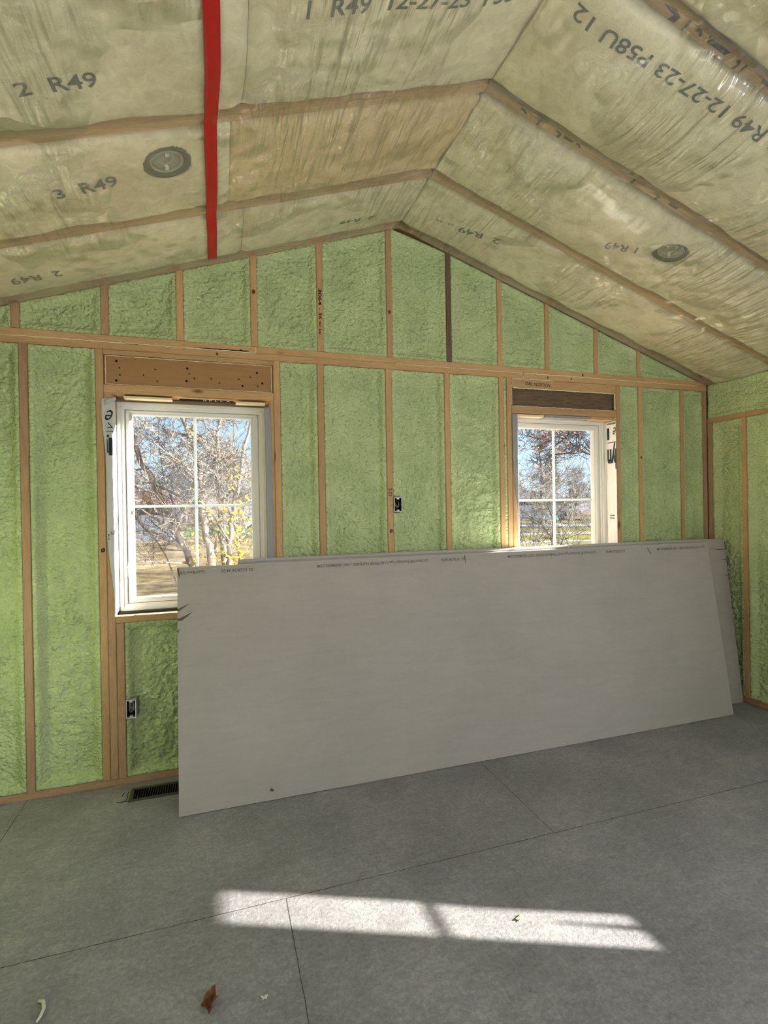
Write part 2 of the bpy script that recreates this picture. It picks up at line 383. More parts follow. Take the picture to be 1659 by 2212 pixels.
# ---------------------------------------------------------------- far wall framing
GS = 'studs of the lower far wall'; GG = 'short studs in the gable'
def vstud(x0, x1, z0, z1, label, group, mt=WOOD, name='wall_stud', y0=0., ztop2=None, depth=SD):
    o = board(name, (x0, y0, z0), (0, 0, z1-z0), (x1-x0, 0, 0), (0, depth, 0), mt)
    if ztop2 is not None:   # top cut to the roof slope: local y runs with world x
        for v in o.data.vertices:
            if v.co.x > z1-z0-.01: v.co.x += (ztop2-z1)*(v.co.y/(x1-x0))
    return tag(o, label, 'stud', group)
ZB, ZT = .0385, 2.397
lower = [(.808, .848, 'pinkish stud in the far wall at the picture\'s left edge', WOODP, ZB, ZT),
 (1.166, 1.204, 'full-height stud just left of the big window', WOOD, ZB, ZT),
 (1.2055, 1.2435, 'jack stud carrying the header left of the big window', WOODP, ZB, 2.158),
 (1.245, 1.284, 'short cripple stud under the sill beside the lower outlet box', WOODP, ZB, .8915),
 (2.1185, 2.157, 'stud immediately right of the big window', WOOD, ZB, ZT),
 (2.385, 2.424, 'first free stud right of the big window', WOOD, ZB, ZT),
 (2.828, 2.868, 'stud below the ridge with the switch box on its right side', WOOD, ZB, ZT),
 (3.241, 3.278, 'stud between the switch box and the small window', WOOD, ZB, ZT),
 (3.652, 3.690, 'outermost of the three studs left of the right-hand window', WOOD, ZB, ZT),
 (3.712, 3.750, 'middle of the three studs left of the right-hand window', WOOD, ZB, ZT),
 (3.7515, 3.789, 'innermost jack stud touching the left of the right-hand window', WOOD, ZB, 2.154),
 (4.647, 4.686, 'stud touching the right of the right-hand window', WOOD, ZB, ZT),
 (4.856, 4.896, 'first stud right of the right-hand window', WOOD, ZB, ZT),
 (5.268, 5.306, 'second stud from the right corner in the far wall', WOOD, ZB, ZT),
 (5.502, 5.541, 'corner stud where the far wall meets the right wall', WOODP, ZB, ZT)]
for x0, x1, lb, mt, a, b_ in lower: vstud(x0, x1, a, b_, lb, GS, mt)
vstud(2.0995, 2.1175, ZB, 2.158, 'thin jack stud edge behind the grey wrap right of the big window', GS)
gst = [(.778, 'gable stud at the left edge of the picture', WOODP), (1.198, 'second gable stud from the left', WOODP), (1.582, 'third gable stud from the left', WOOD),
 (1.993, 'gable stud with a round dark knot, fourth from the left', WOOD), (2.390, 'gable stud with black handwriting on it', WOOD), (2.843, 'tallest gable stud just left of the ridge', WOOD),
 (3.263, 'dark weathered gable stud right of the ridge', WOODD), (3.648, 'first pale gable stud right of the dark one', WOOD), (4.031, 'second pale gable stud right of the dark one', WOOD),
 (4.454, 'third pale gable stud right of the dark one', WOOD), (4.848, 'shortest gable stud near the right corner', WOOD)]
for x0, lb, mt in gst:
    x1 = x0+.038; z0 = 2.476
    o = vstud(x0, x1, z0, zroof(x0)-.001, lb, GG, mt, ztop2=zroof(x1)-.001)
# plates
def hb(x0, x1, z0, z1, label, cat, name, mt=WOOD, y0=0., depth=SD, group=None, warp=.001):
    return tag(board(name, (x0, y0, z0), (x1-x0, 0, 0), (0, 0, z1-z0), (0, depth, 0), mt, warp=warp), label, cat, group)
GP = 'doubled top plates across the far wall'
p1 = hb(XL, 2.018, 2.4365, 2.475, 'upper top plate left of the joint, over the big window', 'plate', 'top_plate', WOOD, group=GP)
p2 = hb(2.02, XW-.002, 2.4365, 2.475, 'upper top plate right of the joint, running to the right corner', 'plate', 'top_plate', group=GP)
p3 = hb(XL, 3.848, 2.398, 2.436, 'lower top plate, long board over the left and middle studs', 'plate', 'top_plate', group=GP)
p4 = hb(3.85, XW-.002, 2.398, 2.436, 'lower top plate, short board over the right-hand window', 'plate', 'top_plate', group=GP)
hb(XL, XW-.002, 0.0, .038, 'bottom plate lying on the floor along the far wall', 'plate', 'bottom_plate', WOODP)
# headers
h1 = tag(board('window_header', (1.207, .014, 2.206), (.91, 0, 0), (0, 0, .164), (0, .074, 0), WOODH, warp=0), 'wide brown header board with nail holes above the big window', 'header')
hb(1.205, 2.1175, 2.159, 2.204, 'flat board under the nail-marked header over the big window', 'board', 'header_bottom_plate')
hb(1.205, 2.1175, 2.3705, 2.3965, 'thin board above the nail-marked header', 'board', 'header_top_plate', WOOD)
h2 = tag(board('window_header', (3.7515, .03, 2.206), (.894, 0, 0), (0, 0, .126), (0, .058, 0), WOODD, warp=0), 'dark weathered recessed header above the right-hand window', 'header')
hb(3.7515, 4.6455, 2.155, 2.204, 'pale flat board under the dark header', 'board', 'header_bottom_plate')
ha = hb(3.7515, 4.6455, 2.333, 2.3965, 'pale board above the dark header with handwritten words', 'board', 'header_top_plate')
hb(1.2445, 2.0985, .893, .929, 'rough sill board under the big window', 'sill', 'rough_sill')
hb(3.79, 4.645, .893, .929, 'rough sill board under the right-hand window', 'sill', 'rough_sill')
for x0, sd in ((1.63, 0),): vstud(x0, x0+.038, ZB, .8915, 'cripple stud under the big window behind the drywall', GS)
nh = [(1.268, 2.34), (1.283, 2.303), (1.285, 2.263), (1.266, 2.232), (1.405, 2.27), (1.465, 2.305), (1.635, 2.323), (1.645, 2.293), (1.672, 2.268), (1.63, 2.25), (1.765, 2.272), (1.475, 2.24), (2.025, 2.322), (1.985, 2.294), (1.92, 2.278), (2.055, 2.262), (2.028, 2.245), (1.81, 2.25), (1.94, 2.24)]
for i, (a, z) in enumerate(nh):
    r = .0042 if i % 3 else .0062; mb = MB(); mb.prism([(a+r*math.cos(k*math.pi/4), .0132, z+r*1.1*math.sin(k*math.pi/4)) for k in range(8)], (0, .002, 0)); mb.obj('nail_hole', GAP, h1)
def bead(parent, pts, r=.0028, name='sealant_bead', mt=SEAL, jag=.5):
    q = []
    for a, b_ in zip(pts, pts[1:]):
        a, b_ = V(a), V(b_); n = max(1, int((b_-a).length/.012))
        for i in range(n): 
            t = i/n; p = a.lerp(b_, t); s_ = N.noise(p*70)*r*jag*2; q.append(p+V((s_*.6, 0, s_)))
    q.append(V(pts[-1])); rr = [r*(.65+.7*abs(N.noise(p*33+V((5, 5, 5))))) for p in q]
    mb = MB(); mb.tube(q, rr, 6); o = mb.obj(name, mt, parent, True); return o
f_ = -.0005
bead(h1, [(1.216, .011, 2.366), (2.105, .011, 2.367)], .0026); bead(h1, [(1.214, .011, 2.21), (1.214, .011, 2.366)], .0026); bead(h1, [(2.108, .011, 2.212), (2.108, .011, 2.366)], .0026)
bead(h1, [(1.214, .009, 2.2085), (2.108, .009, 2.2085)], .0024)
bead(p1, [(.73, f_, 2.4365), (1.45, f_, 2.4368), (2.018, f_, 2.4362)], .0030); bead(p1, [(2.019, f_, 2.437), (2.019, f_, 2.474)], .0024)
bead(p2, [(2.9, f_, 2.436), (3.84, f_, 2.4365)], .002); bead(p4, [(3.849, f_, 2.400), (3.849, f_, 2.437), (4.6, f_, 2.437), (5.45, f_, 2.437)], .0028)
bead(ha, [(3.753, f_, 2.335), (3.753, f_, 2.396), (4.1, f_, 2.396)], .0026); bead(h2, [(3.768, .004, 2.3305), (4.64, .004, 2.3325)], .004); bead(h2, [(4.641, .006, 2.21), (4.641, .006, 2.33)], .006)
bead(h2, [(3.756, .004, 2.21), (3.756, .004, 2.33)], .003); bead(h2, [(3.76, 0.002, 2.2045), (4.64, 0.002, 2.2045)], .002)
def gapmark(parent, pts, name='dark_split'):
    mb = MB(); mb.prism([(a, -.0012, z) for a, z in pts], (0, .002, 0)); return mb.obj(name, GAP, parent)
gapmark(p1, [(1.30, 2.4355), (1.37, 2.4335), (1.45, 2.4345), (1.47, 2.4365), (1.42, 2.4395), (1.35, 2.4385)])
gapmark(p1, [(1.66, 2.4415), (1.80, 2.4385), (1.93, 2.4365), (1.985, 2.4385), (1.97, 2.444), (1.985, 2.4475), (1.945, 2.4455), (1.93, 2.4525), (1.925, 2.4455), (1.86, 2.4455), (1.76, 2.4445)])
# writing on the lumber
def st(name): return [o for o in C.objects if o.get('label', '').find(name) >= 0][0]
def onwall(name, s, x, z, dx, dz, up, mt=INKB, parent=None, bold=.0):
    return text_on(name, s, flat((x, -.0009, z), (dx, 0, dz), up), mt, parent, bold=bold)
onwall('handwriting', 'OAK ADDITION', 3.862, 2.353, .205, -.004, (.002, 0, .024), parent=ha, bold=.008)
gw = st('black handwriting')
onwall('handwriting', '3064', 2.4, 2.862, 0, -.10, (.022, 0, 0), parent=gw, bold=.02)
onwall('handwriting', '- 36', 2.402, 2.745, 0, -.07, (.019, 0, 0), parent=gw, bold=.02); onwall('handwriting', 'w/ up', 2.403, 2.665, 0, -.085, (.016, 0, 0), parent=gw, bold=.02)
sb = st('switch box')
onwall('handwriting', '2-D', 2.836, 1.632, .0, -.052, (.024, 0, 0), parent=sb, bold=.01); onwall('handwriting', '<', 2.852, 1.512, .015, 0, (0, 0, .012), parent=sb); onwall('handwriting', '\u00f8', 2.838, 1.345, .022, 0, (0, 0, .022), parent=sb, bold=.02)
wl = st('just left of the big window'); onwall('handwriting', '\u00f8', 1.178, 1.288, .02, 0, (0, 0, .022), parent=wl, bold=.02)
# knots that stand out
def knot(parent, x, z, r):
    for k, (q, mt_) in enumerate(((r, mat('knot_ring', (.20, .085, .03), .7)), (r*.62, mat('knot_heart', (.09, .035, .015), .7)))):
        mb = MB(); mb.prism([(x+q*.9*math.cos(t*math.pi/6), -.0008-.0004*k, z+q*1.15*math.sin(t*math.pi/6)) for t in range(12)], (0, .0015, 0)); mb.obj('knot', mt_, parent)
knot(st('round dark knot'), 2.012, 2.80, .013); knot(st('tallest gable'), 2.862, 2.765, .012); knot(st('first stud right of the right'), 4.876, 1.86, .009); knot(p4, 4.05, 2.417, .008); knot(p2, 4.35, 2.455, .009); knot(p3, 1.80, 2.415, .008); knot(p4, 4.25, 2.42, .007)

# ---------------------------------------------------------------- spray foam bays
def solid_grid(name, nu, nv, fn, back, mt, parent=None, smooth=True):
    """front grid of points plus a skirt and a closed back"""
    vs = [fn(i/nu, j/nv) for j in range(nv+1) for i in range(nu+1)]
    ix = lambda i, j: j*(nu+1)+i
    fs = [(ix(i, j), ix(i+1, j), ix(i+1, j+1), ix(i, j+1)) for j in range(nv) for i in range(nu)]
    ring = [(i, 0) for i in range(nu)] + [(nu, j) for j in range(nv)] + [(i, nv) for i in range(nu, 0, -1)] + [(0, j) for j in range(nv, 0, -1)]
    n0 = len(vs)
    for i, j in ring: vs.append(back(i/nu, j/nv))
    k = len(ring)
    for a in range(k): fs.append((ix(*ring[a]), n0+a, n0+(a+1) % k, ix(*ring[(a+1) % k])))
    fs.append(tuple(range(n0+k-1, n0-1, -1)))
    o = mesh(name, vs, fs, mt, parent)
    for p in o.data.polygons[:nu*nv]: p.use_smooth = True
    return o
def foam_relief(a, b_, e, seed, d0):
    """recess behind the stud face at wall position (a, b_); e = distance to the nearest board"""
    rag = .012*N.noise(V((a*9+seed, b_*9, 1)))
    core = sstep(.012, .05+rag, e)
    low = N.noise(V((a*3.1+seed, b_*1.7, seed)))*.016 + N.noise(V((a*8, b_*7, seed+3)))*.007
    lump = N.noise(V((a*46+3*N.noise(V((a*9, b_*9, 7))), b_*52, seed)))*.0075 + N.noise(V((a*90, b_*80, seed+9)))*.0036 + N.noise(V((a*24, b_*26, seed+5)))*.0060
    amp = sstep(.018, .075, e)*(.75+.6*N.noise(V((a*2.2, b_*2.2, seed+4))))
    for bx0, bx1, bz0, bz1 in ((1.285, 1.3385, .361, .4655), (2.8695, 2.9275, 1.477, 1.5735)):
        if bx0-.003 < a < bx1+.003 and bz0-.003 < b_ < bz1+.003: return .080
    if 1.34 < a < 1.63 and .6 < b_ < .8: amp += .0; lump += .0055*math.exp(-((b_-(.695+.035*math.sin((a-1.34)*5.4)))/.007)**2)*sstep(1.34, 1.38, a)
    return .005 + core*(d0+low*sstep(.02, .12, e)) - lump*2.0*amp
def foam_bay(x0, x1, z0, z1a, z1b, label, d0=.032, group='lower', seed=None, res=.0085):
    seed = seed or random.uniform(0, 90); res = min(res, .0068); x0 += .0006; x1 -= .0006
    nu = max(4, int((x1-x0)/res)); nv = max(6, int((max(z1a, z1b)-z0)/res))
    def P(u, v):
        x = x0+(x1-x0)*u; zt = z1a+(z1b-z1a)*u; z = z0+(zt-z0)*v
        e = min(x-x0, x1-x, z-z0, (zt-z)*.95); return x, z, e
    def fn(u, v):
        x, z, e = P(u, v); return (x, foam_relief(x, z, e, seed, d0), z)
    def bk(u, v):
        x, z, e = P(u, v); return (x, SD-.001, z)
    return tag(solid_grid('spray_foam', nu, nv, fn, bk, FOAM), label, 'insulation', 'green foam bays of the lower far wall' if group == 'lower' else 'green foam bays of the gable')
zb = .039; zt = 2.3965
foam_bay(XL+.002, .807, zb, zt, zt, 'green foam strip at the picture\'s left edge, lower far wall')
foam_bay(.849, 1.165, zb, zt, zt, 'tall green foam bay left of the big window', .042)
foam_bay(1.285, 1.629, zb, .892, .892, 'green foam under the big window beside the lower outlet box', .036)
foam_bay(1.669, 2.098, zb, .892, .892, 'green foam under the big window mostly hidden by drywall')
foam_bay(2.158, 2.384, zb, zt, zt, 'narrow green foam bay right of the big window', .03)
foam_bay(2.425, 2.827, zb, zt, zt, 'green foam bay left of the stud with the switch box', .03)
foam_bay(2.869, 3.240, zb, zt, zt, 'green foam bay holding the switch box', .032)
foam_bay(3.279, 3.651, zb, zt, zt, 'green foam bay left of the right-hand window\'s studs', .03)
foam_bay(3.691, 3.711, zb, zt, zt, 'thin sliver of green foam between two studs left of the right-hand window', .02)
foam_bay(4.687, 4.855, zb, zt, zt, 'narrow lumpy green foam bay right of the right-hand window', .028)
foam_bay(4.897, 5.267, zb, zt, zt, 'green foam bay between two studs right of the right-hand window', .034)
foam_bay(5.307, 5.501, zb, zt, zt, 'last green foam bay before the right corner', .03)
foam_bay(3.791, 4.644, zb, .892, .892, 'green foam under the right-hand window hidden by drywall')
gx = [XL+.002] + [v for x0, _, _ in gst for v in (x0, x0+.038)] + [XW-.002]
gl = ['green foam at the gable\'s far left end', 'gable foam between the first and second short studs', 'gable foam between the second and third short studs', 'gable foam above the big window\'s right half', 'gable foam left of the stud with handwriting', 'gable foam between the handwriting stud and the tallest stud', 'gable foam right of the ridge beside the dark stud', 'gable foam just right of the dark stud', 'gable foam over the left side of the right-hand window', 'lumpy gable foam over the middle of the right-hand window', 'lumpy gable foam second from the right end', 'pointed gable foam at the right corner']
for i in range(12):
    a, b_ = gx[2*i], gx[2*i+1]
    ta, tb = zroof(a)-.002, zroof(b_)-.002
    if i == 6:   # peak lies left of this bay's middle: split at the ridge would gain nothing, follow the slope
        ta = zroof(XR)-.012
    foam_bay(a, b_, 2.476, ta, tb, gl[i], .022 if i < 9 else .016, 'gable')

# ---------------------------------------------------------------- windows
def ring(mb, x0, x1, z0, z1, t, y0, y1):
    mb.box(x0, x1, y0, y1, z1-t, z1); mb.box(x0, x1, y0, y1, z0, z0+t); mb.box(x0, x0+t, y0, y1, z0+t, z1-t); mb.box(x1-t, x1, y0, y1, z0+t, z1-t)
def window(idx, x0, x1, z0, z1, px0, px1, pz0, pz1, mx, mz, handle):
    root = empty('window_%d' % idx, ((x0+x1)/2, .06, z0)); root['kind'] = 'structure'; D = .062
    mb = MB(); ring(mb, x0, x1, z0, z1, .022, .034+D, .185); ring(mb, x0+.018, x1-.018, z0+.018, z1-.018, .022, .042+D, .185); mb.obj('window_frame', VINYL, root, bevel=.0025)
    a = x0+.042; b_ = x1-.042; c = z0+.042; d = z1-.042
    mb = MB(); n = (px0-a)
    mb.box(a, b_, .052+D, .175, pz1+.012, d); mb.box(a, b_, .052+D, .175, c, pz0-.012); mb.box(a, px0-.01, .052+D, .175, pz0-.012, pz1+.012); mb.box(px1+.01, b_, .052+D, .175, pz0-.012, pz1+.012)
    ring(mb, px0-.012, px1+.012, pz0-.014, pz1+.014, .012, .062+D, .172); mb.obj('sash', VINYL, root, bevel=.003)
    mb = MB(); mb.box(px0-.004, px1+.004, .090+D, .094+D, pz0-.004, pz1+.004); mb.obj('glass_pane', GLASS, root)
    mb = MB(); t = .008
    mb.box(mx-t, mx+t, .095+D, .104+D, pz0, pz1); mb.box(px0, mx-t, .0952+D, .1038+D, mz-t, mz+t); mb.box(mx+t, px1, .0952+D, .1038+D, mz-t, mz+t); mb.obj('grille', GRILL, root)
    if handle:
        mb = MB(); hx = x0+.052
        mb.box(hx-.010, hx+.010, .046+D, .053+D, 1.135, 1.215); q = mb.obj('latch_plate', VINYL, root, bevel=.002)
        mb = MB(); mb.tube([(hx-.001, .047+D, 1.205), (hx-.002, .030+D, 1.195), (hx, .026+D, 1.17), (hx+.004, .026+D, 1.12), (hx+.006, .028+D, 1.10)], [.006, .0065, .006, .0055, .005], 8); mb.obj('latch_lever', VINYL, q, True)
        mb = MB(); mb.box(1.60, 1.70, .030+D, .052+D, z0+.03, z0+.045); mb.obj('crank_cover', DARK, root, bevel=.002)
    return root
window(1, 1.250, 2.075, .940, 2.131, 1.3255, 1.990, 1.011, 2.064, 1.6645, 1.5357, True)
window(2, 3.800, 4.625, .940, 2.150, 3.880, 4.545, 1.011, 2.073, 4.205, 1.544, False)
# black/wood shims above the frames and dark gap under
def thing_box(name, label, cat, x0, x1, y0, y1, z0, z1, mt, group=None, bevel=.001):
    mb = MB(); mb.box(x0, x1, y0, y1, z0, z1); return tag(mb.obj(name, mt, bevel=bevel), label, cat, group)
SHW = mat('pale_shim_wood', (.74, .62, .42), .7)
thing_box('wood_shim', 'pale wood shim above the left part of the big window frame', 'shim', 1.30, 1.55, .012, .07, 2.137, 2.149, SHW)
thing_box('wood_shim', 'pale wood shim above the right part of the big window frame', 'shim', 1.90, 2.07, .012, .07, 2.136, 2.146, SHW)
tb = thing_box('flashing_tape', 'black flashing strip with white letters above the big window', 'tape', 1.59, 1.885, .010, .03, 2.1365, 2.1475, DARK)
thing_box('wood_shim', 'long pale shim above the right-hand window frame', 'shim', 3.80, 4.02, .012, .07, 2.136, 2.150, SHW)
tg = thing_box('flashing_tape', 'crumpled grey flashing above the middle of the right-hand window', 'tape', 4.03, 4.42, .006, .03, 2.1335, 2.152, WRAPG)
thing_box('wood_shim', 'pale wood wedge above the right end of the right-hand window', 'shim', 4.43, 4.62, .002, .07, 2.134, 2.1535, WOOD)
text_on('printed_text', 'II F L L A', flat((1.72, .0092, 2.138), (.15, 0, 0), (0, 0, .008)), GRILL, tb)
mb = MB(); mb.box(1.25, 2.073, .06, .13, .9305, .9395); tag(mb.obj('foam_gasket', DARK), 'dark strip between the big window frame and its sill', 'gasket')  # open gap under the frame; its shade is put in as a dark strip

# house wrap folded round the window openings
def sheet(name, label, fn, nu, nv, mt, thick, cat='house wrap', parent=None):
    vs = []; 
    for j in range(nv+1):
        for i in range(nu+1): vs.append(fn(i/nu, j/nv))
    fs = [(j*(nu+1)+i, j*(nu+1)+i+1, (j+1)*(nu+1)+i+1, (j+1)*(nu+1)+i) for j in range(nv) for i in range(nu)]
    o = mesh(name, vs, fs, mt, parent, True); md = o.modifiers.new('s', 'SOLIDIFY'); md.thickness = thick; md.offset = 0
    if parent is None: tag(o, label, cat)
    return o
def wrapL(u, v):   # u: from room side of stud face round into the reveal
    z = 2.128-v*1.18
    cut = sstep(.62, .98, v)
    if u < .5:
        t = u/.5; x0 = 1.192+.018*sstep(.05, .3, v)+cut*.030; x = x0+(1.2455-x0)*t; y = -.0035-.002*abs(N.noise(V((x*30, z*9, 2))))-.003*math.sin(math.pi*t)*(.4+N.noise(V((0, z*6, 0))))
    else:
        t = (u-.5)/.5; wv = .010*N.noise(V((z*4.5, 1.3, t)))*math.sin(math.pi*min(1, t*1.05))
        x = 1.2458+.003*t+abs(wv)*.5; y = -.003+.098*t
    return (x, y, z)
wl_ = sheet('house_wrap', 'white house wrap with black print folded round the left of the big window', wrapL, 16, 120, WRAP, .0008)
def wrapR1(u, v):
    z = 2.12-v*1.16; x = 2.064+.036*u+.0015*N.noise(V((z*8, u*3, 5)))+(.012*v*v*u); y = -.003-.002*abs(N.noise(V((u*4, z*7, 9)))); return (x, y, z)
sheet('house_wrap', 'grey house wrap strip stapled along the right of the big window', wrapR1, 6, 80, WRAPG, .001)
def wrapL2(u, v):
    z = 2.15-v*.80; x1 = 3.793; x0 = 3.752+.036*sstep(.35, 1., v); x = x0+(x1-x0)*u; y = -.003-.003*abs(N.noise(V((u*3, z*7, 4)))); return (x, y, z)
sheet('house_wrap', 'dark grey tapering wrap flap left of the right-hand window', wrapL2, 6, 60, WRAPG, .001)
def wrapR2(u, v):
    z = 2.135-v*1.19; x = 4.6435-.004*math.sin(u*math.pi*2)-.001; y = .120-.123*u
    if u > .5: x -= .004*(u-.5)
    return (x-.002*abs(N.noise(V((z*6, u*4, 2)))), y, z)
w2_ = sheet('house_wrap', 'white house wrap with big dark green print right of the right-hand window', wrapR2, 12, 100, WRAPW, .0008)
INKG = mat('dark_green_print', (.006, .022, .026), .5, .3)
def r2(u, v):  # point on wrapR2 slightly in front
    a = wrapR2(u, v); return V(a)+V((-.0022, -.0004, 0))
def r2z(y, z): return r2(max(0, min(1, (.120-y)/.123)), (2.135-z)/1.19)
def r2text(name, s, y0, y1, z0, z1, mt, bold=0., ital=0.):   # y0->y1 reading start->end, z0 baseline, z1 top (upside down when z1<z0)
    return text_on(name, s, lambda a, b_: r2z(y0+(y1-y0)*a, z0+(z1-z0)*b_), mt, w2_, bold, ital)
r2text('printed_text', 'lyn', -.004, .087, 1.985-.10+.03, 1.985-.235+.02, INKG, .045)
for (ya, yb, za, zb_) in ((.087, .066, 2.085, 1.995), (.087, -.003, 1.9765, 1.972)):
    mesh('printed_mark', [r2z(ya+(yb-ya)*t, z) for z in (zb_, za) for t in (0, .33, .66, 1)], [(i, i+1, i+5, i+4) for i in range(3)], INKG, w2_)
r2text('printed_text', 'e', -.003, .034, 2.085, 2.03, INKG, .0, .4)
r2text('printed_text', 'TYPAR', .0, .08, 2.128, 2.118, INKG) if False else None
r2text('printed_text', 'HOME WRAP', .0, .06, 1.425, 1.417, INKG) if False else None
for zz in (1.425, 1.405):
    for k in range(7): mesh('printed_mark', [r2z(.070-.0065*k, zz), r2z(.066-.0065*k, zz), r2z(.066-.0065*k, zz-.009), r2z(.070-.0065*k, zz-.009)], [(0, 1, 2, 3)], INKG, w2_)
for k in range(9): mesh('printed_mark', [r2z(.083-.0095*k, 2.122), r2z(.077-.0095*k, 2.122), r2z(.077-.0095*k, 2.110), r2z(.083-.0095*k, 2.110)], [(0, 1, 2, 3)], INKG, w2_)
def l1(x, z, o=.0026):
    if x <= 1.246: 
        return V((x, -.0085, z))
    return V((x, -.0085, z))
mb = MB(); mb.box(1.218, 1.228, -.0082, -.0076, 1.915, 1.928); mb.box(1.2265, 1.2455, -.0082, -.0076, 1.815, 1.912); mb.prism([(1.2175, -.0082, 1.905), (1.2205, -.0082, 1.905), (1.2255, -.0082, 1.828), (1.2185, -.0082, 1.828)], (0, .0006, 0)); mb.obj('printed_mark', INKG, wl_)
mb = MB(); mb.box(1.214, 1.2505, -.0082, -.0076, 1.946, 1.949); mb.obj('printed_mark', INKG, wl_)
text_on('printed_text', 'e', flat((1.2505, -.0086, 2.062), (-.040, 0, 0), (0, 0, -.055)), INKG, wl_, .0, .5)
text_on('printed_text', 'L', flat((1.2505, -.0086, 1.965), (-.030, 0, .0), (0, 0, .03)), INKG, wl_, .0, .5)
text_on('printed_text', '2', flat((1.222, -.0086, 1.383), (-.007, 0, 0), (0, 0, -.03)), INKG, wl_, .03)
mb = MB(); mb.tube([(1.2285, -.0065, 1.40), (1.233, -.0075, 1.385), (1.240, -.0075, 1.382), (1.246, -.0065, 1.392)], .0012, 5); mb.obj('printed_mark', INKG, wl_)
# folded flap at the top corner
sheet('wrap_flap', None, lambda u, v: (1.212+.055*u, -.006-.006*v*u-.004, 2.118+.018*u-.028*v*(1-.3*u)), 6, 4, WRAP, .001, parent=wl_)

# ---------------------------------------------------------------- electrical boxes
def ebox(x0, x1, z0, z1, label, nw):
    root = empty('outlet_box', ((x0+x1)/2, .0, z0)); tag(root, label, 'electrical box')
    mb = MB(); t = .0045; y0, y1 = -.006, .075
    ring(mb, x0, x1, z0, z1, t, y0, y1); cx = (x0+x1)/2
    mb.box(cx-.008, cx+.008, y0, .02, z1-t-.009, z1-t); mb.box(cx-.008, cx+.008, y0, .02, z0+t, z0+t+.009); mb.obj('box_body', BOXM, root, bevel=.0008)
    mb = MB(); mb.box(x0+.001, x1-.001, y1-.002, y1, z0+.001, z1-.001)
    mb.box(x0+t, x0+t+.0006, y0+.004, y1-.002, z0+t, z1-t); mb.box(x1-t-.0006, x1-t, y0+.004, y1-.002, z0+t, z1-t); mb.box(x0+t, x1-t, y0+.022, y1-.002, z1-t-.0006, z1-t); mb.box(x0+t, x1-t, y0+.022, y1-.002, z0+t, z0+t+.0006)
    mb.obj('box_inside', DARK, root)
    H = z1-z0; Wd = x1-x0
    for k in range(nw):
        a = x0+Wd*(.22+.10*k); b_ = x0+Wd*(.74-.05*k); zz = z0+H*(.28+.09*k)
        mb = MB(); mb.tube([(a, .05, z1-.015), (a, .03, z1-.03), (a+.002, .014, zz+.012), ((a+b_)/2, .010, zz), (b_-.001, .014, zz+.012), (b_, .02, z1-.035), (b_-.006, .05, z1-.016)], .0019, 6); mb.obj('wire', WIRE, root, True)
    return root
ebox(1.286, 1.337, .362, .464, 'pale electrical box with looped wires low under the big window', 3)
ebox(2.8705, 2.926, 1.478, 1.572, 'pale switch box with one wire loop on the middle stud', 2)

# ---------------------------------------------------------------- right wall framing and foam
def rstud(y0, y1, z0, z1, lb, mt=WOOD): return tag(board('wall_stud', (XW, y0, z0), (0, 0, z1-z0), (0, y1-y0, 0), (SD, 0, 0), mt), lb, 'stud', 'studs of the right wall')
rstud(-.0395, -.0015, .0385, 2.141, 'corner stud of the right wall', WOODP)
rstud(-.321, -.283, .0385, 2.141, 'only free stud seen in the right wall', WOOD)
rstud(-.73, -.692, .0385, 2.141, 'right wall stud just outside the picture on the right', WOOD)
tag(board('wall_plate', (XW, -.0015, 2.142), (0, -1.6, 0), (0, 0, .036), (SD, 0, 0), WOOD), 'horizontal plate on top of the right wall studs', 'plate')
tag(board('bottom_plate', (XW, -.0015, 0.0), (0, -1.6, 0), (0, 0, .038), (SD, 0, 0), mat('reddish_plate_lumber', rough=.7, build=wood_build((.40, .20, .12), (.28, .12, .07)))), 'reddish bottom plate on the floor along the right wall', 'plate')
def rfoam(y0, y1, z0, z1, lb, d0=.032):
    y0 += .0006; y1 -= .0006; seed = random.uniform(0, 90); nu = max(4, int((y1-y0)/.0085)); nv = max(6, int((z1-z0)/.0085))
    def P(u, v):
        y = y1+(y0-y1)*u; z = z0+(z1-z0)*v; return y, z, min(y-y0, y1-y, z-z0, z1-z)
    tag(solid_grid('spray_foam', nu, nv, lambda u, v: (XW+foam_relief(P(u, v)[0], P(u, v)[1], P(u, v)[2], seed, d0), P(u, v)[0], P(u, v)[1]), lambda u, v: (XW+SD-.001, P(u, v)[0], P(u, v)[1]), FOAM), lb, 'insulation', 'green foam bays of the right wall')
rfoam(-.282, -.0405, .0395, 2.1405, 'green foam bay of the right wall next to the corner')
rfoam(-.691, -.322, .0395, 2.1405, 'green foam bay of the right wall at the picture\'s right edge')
rfoam(-1.6, -.731, .0395, 2.1405, 'green foam of the right wall beyond the picture\'s right edge')
rfoam(-1.6, -.003, 2.179, 2.445, 'low band of green foam above the right wall plate', .02)

